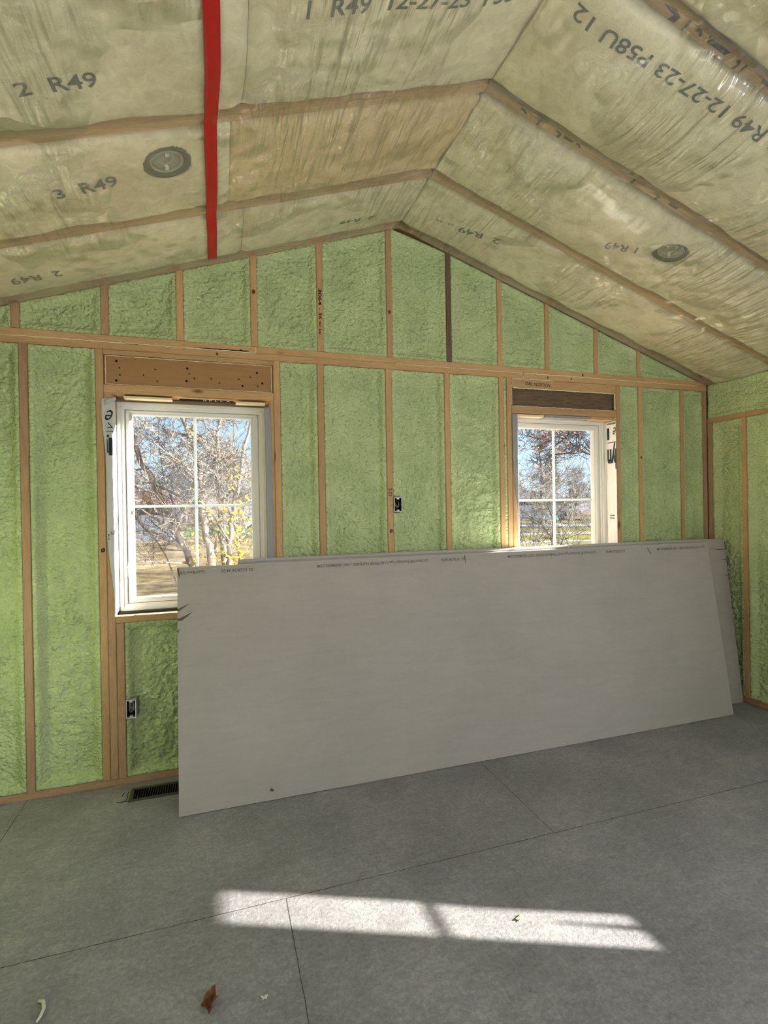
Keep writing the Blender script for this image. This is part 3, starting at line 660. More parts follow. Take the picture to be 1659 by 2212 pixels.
# ---------------------------------------------------------------- roof: rafters, batts, plastic
RY = [-.0225, -.545, -1.155, -1.765, -2.375, -2.985]
HW = .019
bays = [(-.0455, -.545+HW)] + [(RY[i]-HW, RY[i+1]+HW) for i in range(1, 5)]
BUL = {('L', 0): .010, ('L', 1): .012, ('L', 2): .030, ('L', 3): .03, ('L', 4): .03, ('R', 0): .010, ('R', 1): .040, ('R', 2): .055, ('R', 3): .035, ('R', 4): .03}
def batt_d(side, s, y):
    """how far the batt hangs below the rafter edge (negative: recessed)"""
    for k, (ya, yb) in enumerate(bays):
        if yb <= y <= ya:
            t = (ya-y)/(ya-yb); sd = (0 if side == 'L' else 31)+k*7.3
            ed = min(t, 1-t); rag = .06+.05*N.noise(V((s*5, sd, 0)))+(.03 if N.noise(V((s*1.6, sd, 3))) > .25 else 0)
            prof = (1-abs(2*t-1)**2.6)
            d = -.038+.038*sstep(0, rag+.02, ed)+(BUL[(side, k)]*(1+.5*N.noise(V((s*1.5, sd, 8)))))*prof*(.15+.85*sstep(0, .22, s))
            d += .010*N.noise(V((s*3.4, y*5, sd)))*sstep(.02, .2, ed)+.004*N.noise(V((s*13, y*14, sd)))
            return d
    return 0.
def roofpt(side, s, y, d):
    """s horizontal distance from the ridge, d perpendicular drop below the rafter plane"""
    sg = -1 if side == 'L' else 1
    return V((XR+sg*(s-SIN*d), y, ZR-s/3-COS*d))
def cans_hit(side, s, y, r=.112):
    cx, cy = (1.312, -.955) if side == 'L' else (1.261, -.928)
    return math.hypot((s-cx)/COS, y-cy)
bname = {('L', 0): 'left roof slope beside the gable wall', ('L', 1): 'left roof slope around the ceiling light', ('L', 2): 'left roof slope in the third bay', ('L', 3): 'left roof slope above the viewer', ('R', 0): 'right roof slope beside the gable wall', ('R', 1): 'right roof slope holding the ceiling light', ('R', 2): 'right roof slope in the third bay', ('R', 3): 'right roof slope at the top right corner'}
def batt(side, k, s0, s1, label, mt=BATT, canhole=False):
    ya, yb = bays[k]; ya -= .001; yb += .001; res = .014
    nu = max(4, int((s1-s0)/res)); nv = max(4, int((ya-yb)/res))
    def P(u, v): return s0+(s1-s0)*u, ya+(yb-ya)*v
    def fn(u, v):
        s, y = P(u, v); d = batt_d(side, s, y)
        ee = min(s-s0, s1-s)
        if s0 > .02 and s-s0 < .03 or s1 < 2.5 and s1-s < .03: d -= .012*(1-min(1, ee/.03))
        return roofpt(side, s, y, d)
    def bk(u, v): s, y = P(u, v); return roofpt(side, s, y, -.178)
    if canhole:
        # cut the opening by pulling the cells round the can up its side
        def fn2(u, v):
            s, y = P(u, v); r = cans_hit(side, s, y); p = fn(u, v)
            if r < .092: return roofpt(side, s, y, -.150)
            return p
        o = solid_grid('insulation_batt', nu*2, nv*2, fn2, bk, mt)
    else: o = solid_grid('insulation_batt', nu, nv, fn, bk, mt)
    return tag(o, label, 'insulation batt', 'fibreglass batts between the rafters')
SE = 2.612
ba = {}
ba['L0a'] = batt('L', 0, .99, SE, 'cream batt beside the gable wall, lower left of the left slope')
ba['L0b'] = batt('L', 0, .002, .988, 'cream batt beside the gable wall, up to the ridge on the left slope')
ba['L1a'] = batt('L', 1, 1.07, SE, 'cream batt around the left ceiling light', canhole=True)
ba['L1b'] = batt('L', 1, .002, 1.068, 'tan batt between the left ceiling light and the ridge', BATTO)
ba['L2a'] = batt('L', 2, 1.04, SE, 'cream batt in the third bay left of the red tape')
ba['L2b'] = batt('L', 2, .002, 1.038, 'cream batt in the third bay between red tape and ridge')
ba['L3'] = batt('L', 3, .002, SE, 'cream batt of the left slope overhead at the picture top')
ba['R0a'] = batt('R', 0, .002, SE, 'long cream batt beside the gable wall on the right slope')
ba['R1a'] = batt('R', 1, .002, SE, 'bulging cream batt around the right ceiling light', canhole=True)
ba['R2a'] = batt('R', 2, .002, 1.87, 'bulging cream batt with the longest printed date line, right slope')
ba['R2b'] = batt('R', 2, 1.872, SE, 'lower cream batt at the right edge below the creased joint')
ba['R3'] = batt('R', 3, .002, SE, 'cream batt in the top right corner of the picture')
raflab = ['against the gable wall', 'second from the gable wall', 'third from the gable wall', 'fourth from the gable wall', 'fifth from the gable wall', 'sixth from the gable wall']
raf = {}
for side, sg, nm in (('L', -1, 'left slope'), ('R', 1, 'right slope')):
    for i, y in enumerate(RY):
        hw = .0215 if i == 0 else HW
        a = roofpt(side, .0015, y+hw, 0); b_ = roofpt(side, SE, y+hw, 0)
        o = board('rafter', a, b_-a, (0, -2*hw, 0), V((sg*SIN, 0, COS))*.184, WOOD if i else WOODP, warp=0)
        raf[side, i] = tag(o, 'wooden rafter of the %s, %s' % (nm, raflab[i]), 'rafter', 'rafters of the ' + nm)
# poly vapour barrier
def poly_d(side, s, y):
    d = max(batt_d(side, s, y), 0)
    for dy in (-.03, .03):
        d = max(d, batt_d(side, s, y+dy)*.9)
    return d+.0055
vs, fs = [], []
ns, ny = 170, 190; y0p, y1p = -.004, -2.36
cols = []
for i in range(2*ns+1):
    side, s = ('L', SE*(ns-i)/ns) if i <= ns else ('R', SE*(i-ns)/ns)
    s = max(s, .0)
    for j in range(ny+1):
        y = y0p+(y1p-y0p)*j/ny
        wr = .0016*N.noise(V((s*28+y*9, y*3, 2 if side == 'L' else 5)))
        d = poly_d(side, s, y)+wr+.003*math.exp(-(s/.05)**2)
        if s < .04: vs.append(tuple(V((XR+(s if side == 'R' else -s), y, ZR-s/3-COS*d))))
        else: vs.append(tuple(roofpt(side, s, y, d)))
for i in range(2*ns):
    for j in range(ny): fs.append((i*(ny+1)+j, (i+1)*(ny+1)+j, (i+1)*(ny+1)+j+1, i*(ny+1)+j+1))
pl = mesh('vapour_barrier', vs, fs, POLY, None, True); tag(pl, 'clear wrinkled plastic sheet stretched under rafters and batts', 'plastic sheet')
# printing
def rtext(parent, s, side, sa, ya, sb, yb, h, mt=INK, bold=.012, off=.0025, name='printed_text'):
    """baseline from (sa,ya) to (sb,yb) in roof coordinates; letters stand to the reader's up seen from below"""
    sg = -1 if side == 'L' else 1
    r = V((sg*(sb-sa), yb-ya, -(sb-sa)/3)).normalized(); nrm = V((-sg*SIN, 0, -COS)); u = nrm.cross(r)
    us = u.x*sg; uy = u.y
    def fn(a, b_):
        ss = sa+(sb-sa)*a+us*h*b_; yy = ya+(yb-ya)*a+uy*h*b_; return roofpt(side, abs(ss), yy, max(batt_d(side, abs(ss), yy), -.03)+off)
    return text_on(name, s, fn, mt, parent, bold)
rtext(ba['L1a'], '3  R49', 'L', 1.725, -.842, 1.50, -.866, .062)
rtext(ba['L2a'], '2  R49', 'L', 1.692, -1.37, 1.475, -1.385, .052)
rtext(ba['L2b'], '1  R49  12-27-23  P58U', 'L', .872, -1.585, .09, -1.592, .055)
rtext(ba['L0a'], '2  R49', 'L', 1.86, -.268, 2.075, -.262, .052) ; rtext(ba['L0b'], '2  R49', 'L', .235, -.245, .44, -.25, .045)
rtext(ba['R0a'], '2  R49 .. ..', 'R', .535, -.372, .16, -.262, .05)
rtext(ba['R1a'], '1 R49', 'R', 1.10, -.885, .95, -.812, .055)
rtext(ba['R2a'], '1 R49 12-27-23 P58U 12', 'R', 1.03, -1.685, .10, -1.645, .046, bold=.010)
# broken black stencil lettering on the rafter undersides
def rmark(parent, side, y0, s0, L_, shape, wd=.033):
    sg = -1 if side == 'L' else 1
    poly = []
    for a, b_ in shape: poly.append(roofpt(side, s0+L_*a, y0+wd*(b_-.5), .0012))
    mb = MB(); mb.prism([tuple(p) for p in poly], tuple(V((sg*SIN, 0, COS))*.001)); mb.obj('stencil_mark', INKB, parent)
shp = [[(0, .1), (.5, .0), (1, .35), (.9, .6), (.5, .35), (.1, .4)], [(0, .0), (.3, .0), (.3, 1), (0, 1)], [(0, .2), (.6, 0), (1, .3), (.95, .9), (.6, 1), (.7, .45), (.3, .35)], [(0, 0), (1, .05), (.9, .5), (.1, .55)]]
for i, (s0, L_) in enumerate([(.165, .035), (.26, .03), (.345, .035), (.39, .055), (.455, .03), (.78, .045), (.90, .05), (1.00, .06)]): rmark(raf['R', 2], 'R', RY[2]-.003, s0, L_, shp[i % 4], .034)
for i, (s0, L_) in enumerate([(.335, .075), (.44, .03), (.48, .03), (.53, .10), (.665, .022), (.705, .022), (.79, .08), (.93, .06)]): rmark(raf['R', 3], 'R', RY[3]-.002, s0, L_, shp[(i*3+2) % 4], .037)
# red tape
tp = []; n = 90; nx_ = 4
for j in range(n+1):
    y = -.105+(-2.2+.105)*j/n
    for i in range(nx_+1):
        s = 1.176-.047*i/nx_ - .004*(j/n); p = roofpt('L', s, y, poly_d('L', s, y)+.006); tp.append(tuple(p))
tf = [(j*(nx_+1)+i, j*(nx_+1)+i+1, (j+1)*(nx_+1)+i+1, (j+1)*(nx_+1)+i) for j in range(n) for i in range(nx_)]
o = mesh('seam_tape', tp, tf, TAPE, None, True); md = o.modifiers.new('s', 'SOLIDIFY'); md.thickness = .0006
tag(o, 'long red tape strip sealing the plastic seam on the left slope', 'tape')
# recessed lights
def can(side, cs, cy, label, clips):
    root = empty('recessed_light', roofpt(side, cs, cy, 0)); tag(root, label, 'ceiling light', 'recessed lights in the sloped ceiling')
    sg = -1 if side == 'L' else 1
    X = V((sg*COS, 0, -SIN)); Y = V((0, 1, 0)); D = V((-sg*SIN, 0, -COS)); c0 = roofpt(side, cs, cy, 0)
    def lathe(name, prof, mt, seg=40):
        vs = [tuple(c0+X*(r*math.cos(2*math.pi*k/seg))+Y*(r*math.sin(2*math.pi*k/seg))+D*d) for r, d in prof for k in range(seg)]
        fs = [(i*seg+k, i*seg+(k+1) % seg, (i+1)*seg+(k+1) % seg, (i+1)*seg+k) for i in range(len(prof)-1) for k in range(seg)]
        fs.append(tuple(range((len(prof)-1)*seg, len(prof)*seg))); return mesh(name, vs, fs, mt, root, True)
    lathe('housing', [(.097, -.10), (.097, .002), (.091, .006), (.070, .002), (.068, -.012), (.066, -.02)], CANG)
    lathe('trim_ring', [(.0655, -.03), (.0655, .001), (.061, .004), (.058, -.001), (.057, -.006), (.057, -.012)], CANR)
    refl = lathe('reflector', [(.056, -.03), (.056, -.004), (.045, -.010), (.030, -.013), (.012, -.010), (.0075, -.007), (.002, -.007)], CANL)
    for a in clips:
        p = c0+X*(.040*math.cos(a))+Y*(.040*math.sin(a)); t = X*math.cos(a)+Y*math.sin(a); q = t.cross(D)
        pts = [p+t*i*.009+q*j*.007+D*.002 for i, j in ((-1, -1), (1, -1), (1, 1), (-1, 1))]
        mb = MB(); mb.prism([tuple(z) for z in pts], tuple(D*-.012)); mb.obj('clip', CANC, refl, bevel=.001)
    return root
can('L', 1.312, -.955, 'green-rimmed recessed light under plastic on the left slope', (1.5, -1.65))
can('R', 1.261, -.928, 'green-rimmed recessed light under plastic on the right slope', (.9, 3.6))

# ---------------------------------------------------------------- drywall
DT = .0159
def dsheet(x0, x1, ytop, ybot, z0=0., label='', group=None, H=1.219, skew=0., detail=True):
    """front face line: top at ytop, bottom at ybot; extends DT behind"""
    root = empty('drywall_sheet', ((x0+x1)/2, ybot, z0)); tag(root, label, 'drywall', group)
    h = math.sqrt(H*H-(ytop-ybot)**2); up = V((0, (ytop-ybot)/H, h/H)); back = V((0, up.z, -up.y))
    L = x1-x0; p0 = V((x0, ybot, z0+ .0005+ (0 if back.z >= 0 else -back.z*DT)))
    def P(a, b_, c): return p0+V((a, 0, 0))+up*b_+back*c
    mb = MB(); t = .0009
    mb.prism([P(0, 0, 0), P(L, 0, 0), P(L, H, 0), P(0, H, 0)], back*t)
    face = mb.obj('face_paper', DRY, root)
    mb = MB(); mb.prism([P(.001, .001, t), P(L-.001, .001, t), P(L-.001, H-.001, t), P(.001, H-.001, t)], back*(DT-t)); mb.obj('gypsum_core', DRY, root)
    mb = MB(); mb.prism([P(0, H, .0002), P(L, H, .0002), P(L, H+.0006, .0002), P(0, H+.0006, .0002)], back*(DT-.002)); mb.obj('edge_tape', DRYT, root)
    return root, face, P, L, up, back
GD = 'grey drywall sheets stacked against the far wall'
yt = -.0165; yb_ = -.158
for k in range(9):
    lab = 'grey drywall sheet packed inside the back stack, only its top edge showing' if k < 8 else 'longest-reaching back drywall sheet, its end showing at the right corner'
    if k == 0: lab = 'rearmost drywall sheet resting on the studs'
    dx = random.uniform(-.006, .006)
    sh = dsheet(1.90+dx, 5.525+ (0 if k == 8 else dx-.008), yt-DT*k*1.012, yb_-DT*k*1.012, 0, lab, GD, H=1.223)
back_sheet = sh
for k in range(3):
    dx = random.uniform(-.01, .01)
    sh = dsheet(1.93+.01*k, 5.215+dx, -.168-DT*1.03*k, -.322-.0185*k, 0, ['rear sheet of the front drywall bundle', 'middle sheet of the front drywall bundle', 'third sheet from the front of the drywall stack'][k], GD, H=1.214)
dsheet(1.5835, 5.232, -.2255, -.4075, 0, 'second drywall sheet just behind the big front one', GD, H=1.2175)
root, face, P, L, up, back = dsheet(1.579, 5.235, -.246, -.436, 0, 'large front drywall sheet with upside-down print along its top edge', GD)
# upside-down printing along the top
def dtext(s, xa, xb, b0, hh, P=P, par=root):  # reading from xa (right) to xb (left), baseline nearer the top edge
    text_on('printed_text', s, lambda u, v: P(xa-1.579+(xb-xa)*u, b0-hh*v, -.0006), INKP, par, .006)
G1 = 'Gold Bond 5/8" Fire-Shield Type X USE FEWER FASTENERS - VISIT GRIDMARX.COM'; G2 = '03 10/28/24 04:50'
H_ = 1.219; b0 = H_-.020; hh = .017
dtext('Gold Bond 5/8"', 1.715, 1.587, b0, hh); dtext(G2, 1.965, 1.80, b0, hh)
for xs in (3.00, 4.23): dtext(G1, xs, xs-.68, b0, hh); dtext(G2, xs+.245, xs+.085, b0, hh)
dtext('Type X USE FEWER FASTENERS - VISIT GRIDMARX.COM', 5.21, 4.76, b0, hh)
dtext(' . ', 3.04, 3.02, b0, hh) if False else None
# tears and dents
def tear(par, P, pts, mt=DRYS, off=-.0007):
    mb = MB(); q = [P(a, b_, off) for a, b_ in pts]; mb.prism([tuple(z) for z in q], tuple(back*.0005)); mb.obj('paper_tear', mt, par)
tear(root, P, [(.0, 1.005), (.03, 1.018), (.062, 1.032), (.028, 1.008), (.0, .99)]); tear(root, P, [(.0, .955), (.035, .968), (.075, .988), (.05, .965), (.02, .945), (.0, .944)]); tear(root, P, [(.0, .893), (.012, .905), (.004, .886), (0, .884)])
tear(root, P, [(.437, .045), (.455, .040), (.462, .046), (.446, .060)]); tear(root, P, [(.0, 1.218), (.008, 1.216), (.014, 1.165), (.010, 1.168), (0, 1.20)])
tear(root, P, [(1.662, 1.214), (1.668, 1.214), (1.673, 1.165), (1.669, 1.163)]); tear(root, P, [(3.092, 1.205), (3.098, 1.205), (3.122, 1.160), (3.117, 1.158)])
_, _, PB, LB, _, _ = back_sheet
for (a, b_, la, lb2) in ((LB-.14, 1.165, .14, -.012), (LB-.035, .95, .035, .005), (LB-.02, .70, .02, .005), (LB-.05, 1.075, .05, 0)):
    tear(back_sheet[0], PB, [(a, b_), (a+la*.5, b_+lb2*.9-.004), (a+la, b_+lb2), (a+la, b_+lb2-.006), (a+la*.5, b_+lb2*.9-.009)])
# dust strokes scuffed into the paper
scuff = mat('scuff_grey', (.30, .272, .25), .9)
rr = random.Random(5)
for k in range(26):
    a = rr.uniform(.7, 3.3); b_ = rr.gauss(.55, .28); ln = rr.uniform(.01, .07)
    if .05 < b_ < 1.15: tear(root, P, [(a, b_), (a+ln*.6, b_+.0022), (a+ln, b_+.004), (a+ln*.5, b_-.0006)], scuff, -.0004)
# chip gap behind at the top
mb = MB(); q = back_sheet[2]
# ---------------------------------------------------------------- floor register, marks, litter
root = empty('floor_register', (1.47, -.13, 0)); tag(root, 'dark metal floor register half hidden behind the drywall stack', 'floor vent')
rx0, rx1, ry0, ry1 = 1.318, 1.66, -.205, -.068
mb = MB(); ring(mb, rx0, rx1, ry0, ry1, .017, 0, .006)
mb = MB()
mb.box(rx0, rx1, ry0, ry0+.018, .0, .007); mb.box(rx0, rx1, ry1-.018, ry1, .0, .007); mb.box(rx0, rx0+.02, ry0+.018, ry1-.018, 0, .007); mb.box(rx1-.02, rx1, ry0+.018, ry1-.018, 0, .007); mb.obj('register_frame', VENTM, root, bevel=.002)
mb = MB(); mb.box(rx0+.019, rx1-.019, ry0+.017, ry1-.017, .0004, .0014); mb.obj('duct_opening', VENTD, root)
for k in range(24):
    x_ = rx0+.026+k*.0122
    mb = MB(); mb.prism([(x_, ry0+.018, .0018), (x_+.0018, ry0+.018, .0018), (x_+.0046, ry0+.018, .0062), (x_+.0028, ry0+.018, .0062)], (0, ry1-ry0-.036, 0)); mb.obj('louvre', VENTM, root)
mb = MB()
for pts in ([(1.283, -.105), (1.278, -.122), (1.283, -.128)], [(1.330, -.092), (1.309, -.097), (1.302, -.125), (1.309, -.150), (1.303, -.185), (1.290, -.188), (1.318, -.190)], [(1.262, -.188), (1.30, -.188)], [(1.285, -.095), (1.279, -.112)]):
    mb.tube([(a, b_, .001) for a, b_ in pts], .0016, 5)
tag(mb.obj('marker_scribble', INKB), 'black marker scribble on the floor left of the register', 'marking')
LEAF = mat('dry_leaf', (.16, .055, .025), .7, build=lambda t, b: G(t).l(G(t).ramp(G(t).noise(G(t).coord((60, 60, 60)), 1, 3), [(.3, (.09, .03, .015)), (.7, (.24, .09, .035))]), b.inputs['Base Color']))
def leaf(x, y, r, label, mt, ang=0., name='dry_leaf', cat='leaf', squash=.6, hgt=.02):
    vs = [(0, 0, .004)]; n = 26; rg = random.Random(int(x*1000))
    for ringk in (.5, 1.):
        for k in range(n):
            t = 2*math.pi*k/n; lob = 1+.28*math.cos(5*t)+rg.uniform(-.1, .1)
            rr_ = r*ringk*lob; vs.append((rr_*math.cos(t), rr_*math.sin(t)*squash, .003+hgt*ringk**2*abs(math.sin(t*1.5+1))))
    c, s_ = math.cos(ang), math.sin(ang); vs = [(x+a*c-b_*s_, y+a*s_+b_*c, z) for a, b_, z in vs]
    fs = [(0, 1+k, 1+(k+1) % n) for k in range(n)]+[(1+k, 1+n+k, 1+n+(k+1) % n, 1+(k+1) % n) for k in range(n)]
    o = mesh(name, vs, fs, mt, None, True); md = o.modifiers.new('s', 'SOLIDIFY'); md.thickness = .0008
    return tag(o, label, cat)
leaf(1.735, -1.505, .033, 'curled dark brown leaf on the floor at the bottom edge', LEAF, 1.2, hgt=.025)
TAN = mat('tan_scrap', (.52, .38, .22), .8)
leaf(2.80, -1.525, .017, 'small tan scrap lying in the sunlit patch', TAN, .5, 'paper_scrap', 'scrap', .5, .004)
PALE = mat('pale_scrap', (.66, .63, .52), .8)
leaf(1.893, -1.54, .009, 'tiny pale crumb on the floor near the brown leaf', PALE, .2, 'plaster_crumb', 'crumb', .8, .006)
mb = MB(); mb.tube([(1.235, -1.325, .004), (1.25, -1.335, .007), (1.258, -1.36, .006), (1.256, -1.385, .006), (1.25, -1.40, .004)], [.004, .0055, .005, .0045, .003], 6)
tag(mb.obj('foam_scrap', PALE, smooth=True), 'curved pale foam scrap on the floor at bottom left', 'scrap')

# ---------------------------------------------------------------- narrow window in the right wall that throws the sun patch
root = empty('window_3', (XW+SD, -2.79, 1.36)); root['kind'] = 'structure'
mb = MB(); mb.box(XW+SD+.002, XW+SD+.018, -2.892, -2.724, 1.712, 1.732); mb.obj('meeting_rail', VINYL, root)

# ---------------------------------------------------------------- outdoors
GZ = -.6
root = empty('shrub', (5.85, -2.84, GZ)); tag(root, 'thin shrub stems outside the narrow right-hand window, shading its light patch', 'shrub')  # unseen stems added to notch the sun patch on the floor
for pts, rad in (([(5.85, -2.885, GZ), (5.85, -2.880, 1.2), (5.86, -2.868, 1.46), (5.86, -2.862, 1.60)], [.02, .019, .013, .004]), ([(5.87, -2.80, GZ), (5.87, -2.803, 1.4), (5.86, -2.808, 1.72), (5.87, -2.802, 1.84)], [.007, .0065, .006, .003])):
    mb = MB(); mb.tube(pts, rad, 8); mb.obj('stem', mat('shrub_bark', (.2, .15, .1), .9), root, True)
def ground_b(t, b):
    g = G(t); v = g.coord((1, 1, 1)); n1 = g.noise(v, .35, 4, .6); n2 = g.noise(v, 2.6, 6, .75)
    k = g.math('ADD', g.math('MULTIPLY', n1, .4), g.math('MULTIPLY', n2, .6))
    g.l(g.ramp(k, [(.38, (.09, .06, .03)), (.5, (.235, .165, .085)), (.62, (.40, .31, .18))]), b.inputs['Base Color'])
mb = MB(); mb.box(-160, 260, .13, 420, GZ-.5, GZ); mb.box(5.7, 260, -80, .13, GZ-.5, GZ)
struct(mb.obj('ground', mat('dry_grass', rough=.95, spec=.05, build=ground_b)))
def lawn_b(c0, c1):
    def f(t, b):
        g = G(t); n2 = g.noise(g.coord((1, 1, 1)), 1.2, 6, .75); g.l(g.ramp(n2, [(.4, c0), (.62, c1)]), b.inputs['Base Color'])
    return f
LAWN = mat('green_lawn', rough=.95, spec=.05, build=lawn_b((.10, .16, .04), (.20, .27, .08)))
LAWNY = mat('leaf_strewn_lawn', rough=.95, spec=.05, build=lawn_b((.15, .14, .03), (.36, .29, .08)))
PATH = mat('pale_concrete', (.36, .345, .33), .9)
def patch(name, pts, h, mt, label, cat, z=0.):
    mb = MB(); mb.prism([(a, b_, GZ+z) for a, b_ in pts], (0, 0, h)); return tag(mb.obj(name, mt), label, cat, kind=None)
patch('lawn', [(-30, 48), (12, 46), (14, 74), (-30, 76)], .02, LAWN, 'green lawn strip beyond the dry grass, seen in the big window', 'lawn')
patch('lawn', [(14, 19), (30, 16), (66, 54), (34, 60), (16, 40)], .02, LAWNY, 'yellow leaf-covered lawn seen in the right-hand window', 'lawn')
patch('path', [(20, 31), (44, 26), (46, 28.5), (20, 34)], .03, PATH, 'pale concrete path crossing the lawn in the right-hand window', 'path', .021)
patch('path', [(17, 23.2), (30, 20), (30, 21), (17, 24.6)], .05, PATH, 'nearer pale path strip in the right-hand window', 'path', .021)
patch('driveway', [(20, 44), (60, 36), (70, 44), (22, 52)], .05, PATH, 'pale driveway farther back in the right-hand window', 'path', .021)

def house(x0, x1, y0, y1, h, rh, wall, roof, label, wins):
    root = empty('house', ((x0+x1)/2, (y0+y1)/2, GZ)); tag(root, label, 'house', 'neighbouring houses')
    mb = MB(); mb.box(x0, x1, y0, y1, GZ, GZ+h); wl0 = mb.obj('wall', wall, root)
    ym = (y0+y1)/2; mb = MB(); mb.prism([(x0-.4, y0-.5, GZ+h), (x0-.4, y1+.5, GZ+h), (x0-.4, ym, GZ+h+rh)], (x1-x0+.8, 0, 0)); mb.obj('roof', roof, root)
    for a, b_, c, d in wins:
        mb = MB(); mb.box(a, b_, y0-.06, y0+.05, GZ+c, GZ+d); mb.obj('window', mat('house_window', (.12, .16, .2), .2, .5), wl0)
    return root
def siding(c):
    def f(t, b):
        g = G(t); w_ = g.n('TexWave'); w_.bands_direction = 'Z'; w_.inputs['Scale'].default_value = 1.6
        g.l(g.coord((1, 1, 1)), w_.inputs[0]); g.l(g.ramp(w_.outputs['Fac'], [(0, tuple(v*.8 for v in c)), (.5, c)]), b.inputs['Base Color'])
    return f
HG = mat('grey_siding', rough=.8, build=siding((.17, .175, .21))); HB = mat('blue_grey_siding', rough=.8, build=siding((.14, .17, .22)))
RG = mat('grey_shingles', (.14, .135, .15), .9); RP = mat('reddish_shingles', (.22, .13, .12), .9)
house(-16, -1.6, 40, 48, 2.6, 1.4, HG, RP, 'grey house with reddish roof behind the tree in the big window', [(-9, -7.8, 1, 2), (-5, -3.8, 1, 2)])
house(38, 56, 68, 76, 3.0, 1.8, HB, RG, 'blue-grey house far behind the right-hand window', [(44, 45.5, 1, 2.2), (50, 51.5, 1, 2.2)])
house(60, 78, 58, 66, 3.2, 2., HG, RP, 'distant grey house at the right side of the right-hand window', [(66, 67.5, 1, 2.2)])
house(9, 22, 92, 100, 3, 1.8, HG, RG, 'far grey house beyond the green lawn', [(12, 13.5, 1, 2.2), (17, 18.5, 1, 2.2)])
# car
def car(x, y, rz, label, paint):
    root = empty('car', (x, y, GZ)); 
    prof = [(-2.2, .35), (-2.2, .8), (-1.9, .95), (-1.2, 1.0), (-.7, 1.42), (.8, 1.45), (1.5, 1.0), (2.15, .9), (2.25, .6), (2.2, .35)]
    mb = MB(); mb.prism([(a, -.85, b_) for a, b_ in prof], (0, 1.7, 0)); body = mb.obj('body', paint, root, bevel=.05); body.matrix_parent_inverse.identity()
    mb = MB(); mb.prism([(-1.05, -.87, 1.0), (-.65, -.87, 1.36), (.72, -.87, 1.38), (1.25, -.87, 1.0)], (0, 1.74, 0)); q = mb.obj('side_window', mat('car_glass', (.05, .07, .09), .1, .6), root); q.matrix_parent_inverse.identity()
    for a in (-1.4, 1.4):
        for b_ in (-.88, .68):
            mb = MB(); mb.tube([(a, b_, .33), (a, b_+.2, .33)], .33, 18); q = mb.obj('wheel', DARK, root); q.matrix_parent_inverse.identity()
    root.rotation_euler.z = rz; return tag(root, label, 'car')
car(40.5, 52, .5, 'small teal car parked by the blue-grey house', mat('teal_paint', (.10, .28, .33), .3, .5))
car(7.3, 64, .1, 'pale car parked on the green lawn\'s far edge', mat('pale_paint', (.55, .6, .62), .3, .5))

# trees ----------------------------------------------------------------------------
BARK = mat('grey_bark', rough=.9, build=lambda t, b: G(t).l(G(t).ramp(G(t).noise(G(t).coord((3, 3, 1)), 6, 4), [(.35, (.11, .095, .085)), (.6, (.34, .30, .27))]), b.inputs['Base Color']))
BARKF = mat('far_bark', (.26, .23, .22), .95)  # distance haze is put into this bark colour
BARKD = mat('dark_bark', (.09, .075, .075), .95)
def leafmat(name, c): 
    def f(t, b):
        g = G(t); oi = g.noise(g.coord((1, 1, 1)), 4, 2); g.l(g.ramp(oi, [(.35, tuple(v*.7 for v in c)), (.65, c)]), b.inputs['Base Color'])
    return mat(name, c, .6, .2, build=f)
LY = leafmat('yellow_leaves', (.80, .62, .05)); LO = leafmat('orange_leaves', (.62, .28, .10)); LB_ = leafmat('russet_leaves', (.55, .22, .10))
class Tree:
    def __init__(s, seed, minr=.004): s.mb = MB(); s.r = random.Random(seed); s.tips = []; s.minr = minr
    def branch(s, p, d, L_, r, lvl, wob=.25, up=.08):
        n = max(3, int(L_/.16)) if lvl < 3 else 3
        pts, rad = [V(p)], [r]; d = V(d).normalized()
        for i in range(n):
            d = (d+V((s.r.gauss(0, wob), s.r.gauss(0, wob), s.r.gauss(up, wob)))*.35).normalized()
            pts.append(pts[-1]+d*(L_/n)); rad.append(max(s.minr*.6, r*(1-.72*(i+1)/n)))
        s.mb.tube(pts, rad, 6 if lvl < 2 else (4 if lvl < 3 else 3), cap=False)
        s.spawn(pts, rad, L_, lvl)
    def spawn(s, pts, rad, L_, lvl, maxlvl=4, dens=1.):
        s.tips.append(pts[-1])
        if lvl >= s.maxlvl: return
        k = int((4.2 if lvl == 0 else 4.0)*s.dens)+1
        for c in range(k):
            t = s.r.uniform(.2, 1.) ; i = min(len(pts)-2, int(t*(len(pts)-1))); f = t*(len(pts)-1)-i
            p = pts[i].lerp(pts[i+1], max(0, min(1, f))); d = (pts[i+1]-pts[i]).normalized()
            side = V((s.r.gauss(0, 1), s.r.gauss(0, 1), s.r.gauss(.2, .7))); side = (side-d*side.dot(d)).normalized()
            nd = d*s.r.uniform(.35, .9)+side*s.r.uniform(.6, 1.1); nr = max(s.minr, rad[i]*s.r.uniform(.35, .6))
            s.branch(p, nd, L_*s.r.uniform(.38, .68), nr, lvl+1)
    maxlvl = 4; dens = 1.
def add_leaves(parent, pts, mt, size, spread, per, seed, name='foliage'):
    r = random.Random(seed); vs, fs = [], []
    for p in pts:
        for _ in range(per):
            c = V(p)+V((r.gauss(0, spread), r.gauss(0, spread), r.gauss(0, spread))); a = V((r.gauss(0, 1), r.gauss(0, 1), r.gauss(0, 1))).normalized(); b_ = a.orthogonal().normalized(); n_ = a.cross(b_)
            z = size*r.uniform(.6, 1.2); k = len(vs)
            vs += [tuple(c-a*z), tuple(c+b_*z*.6+n_*z*.2), tuple(c+a*z), tuple(c-b_*z*.6+n_*z*.2)]; fs += [(k, k+1, k+2), (k, k+2, k+3)]
    if not vs: return
    o = mesh(name, vs, fs, mt, parent); o['kind'] = 'stuff'; return o
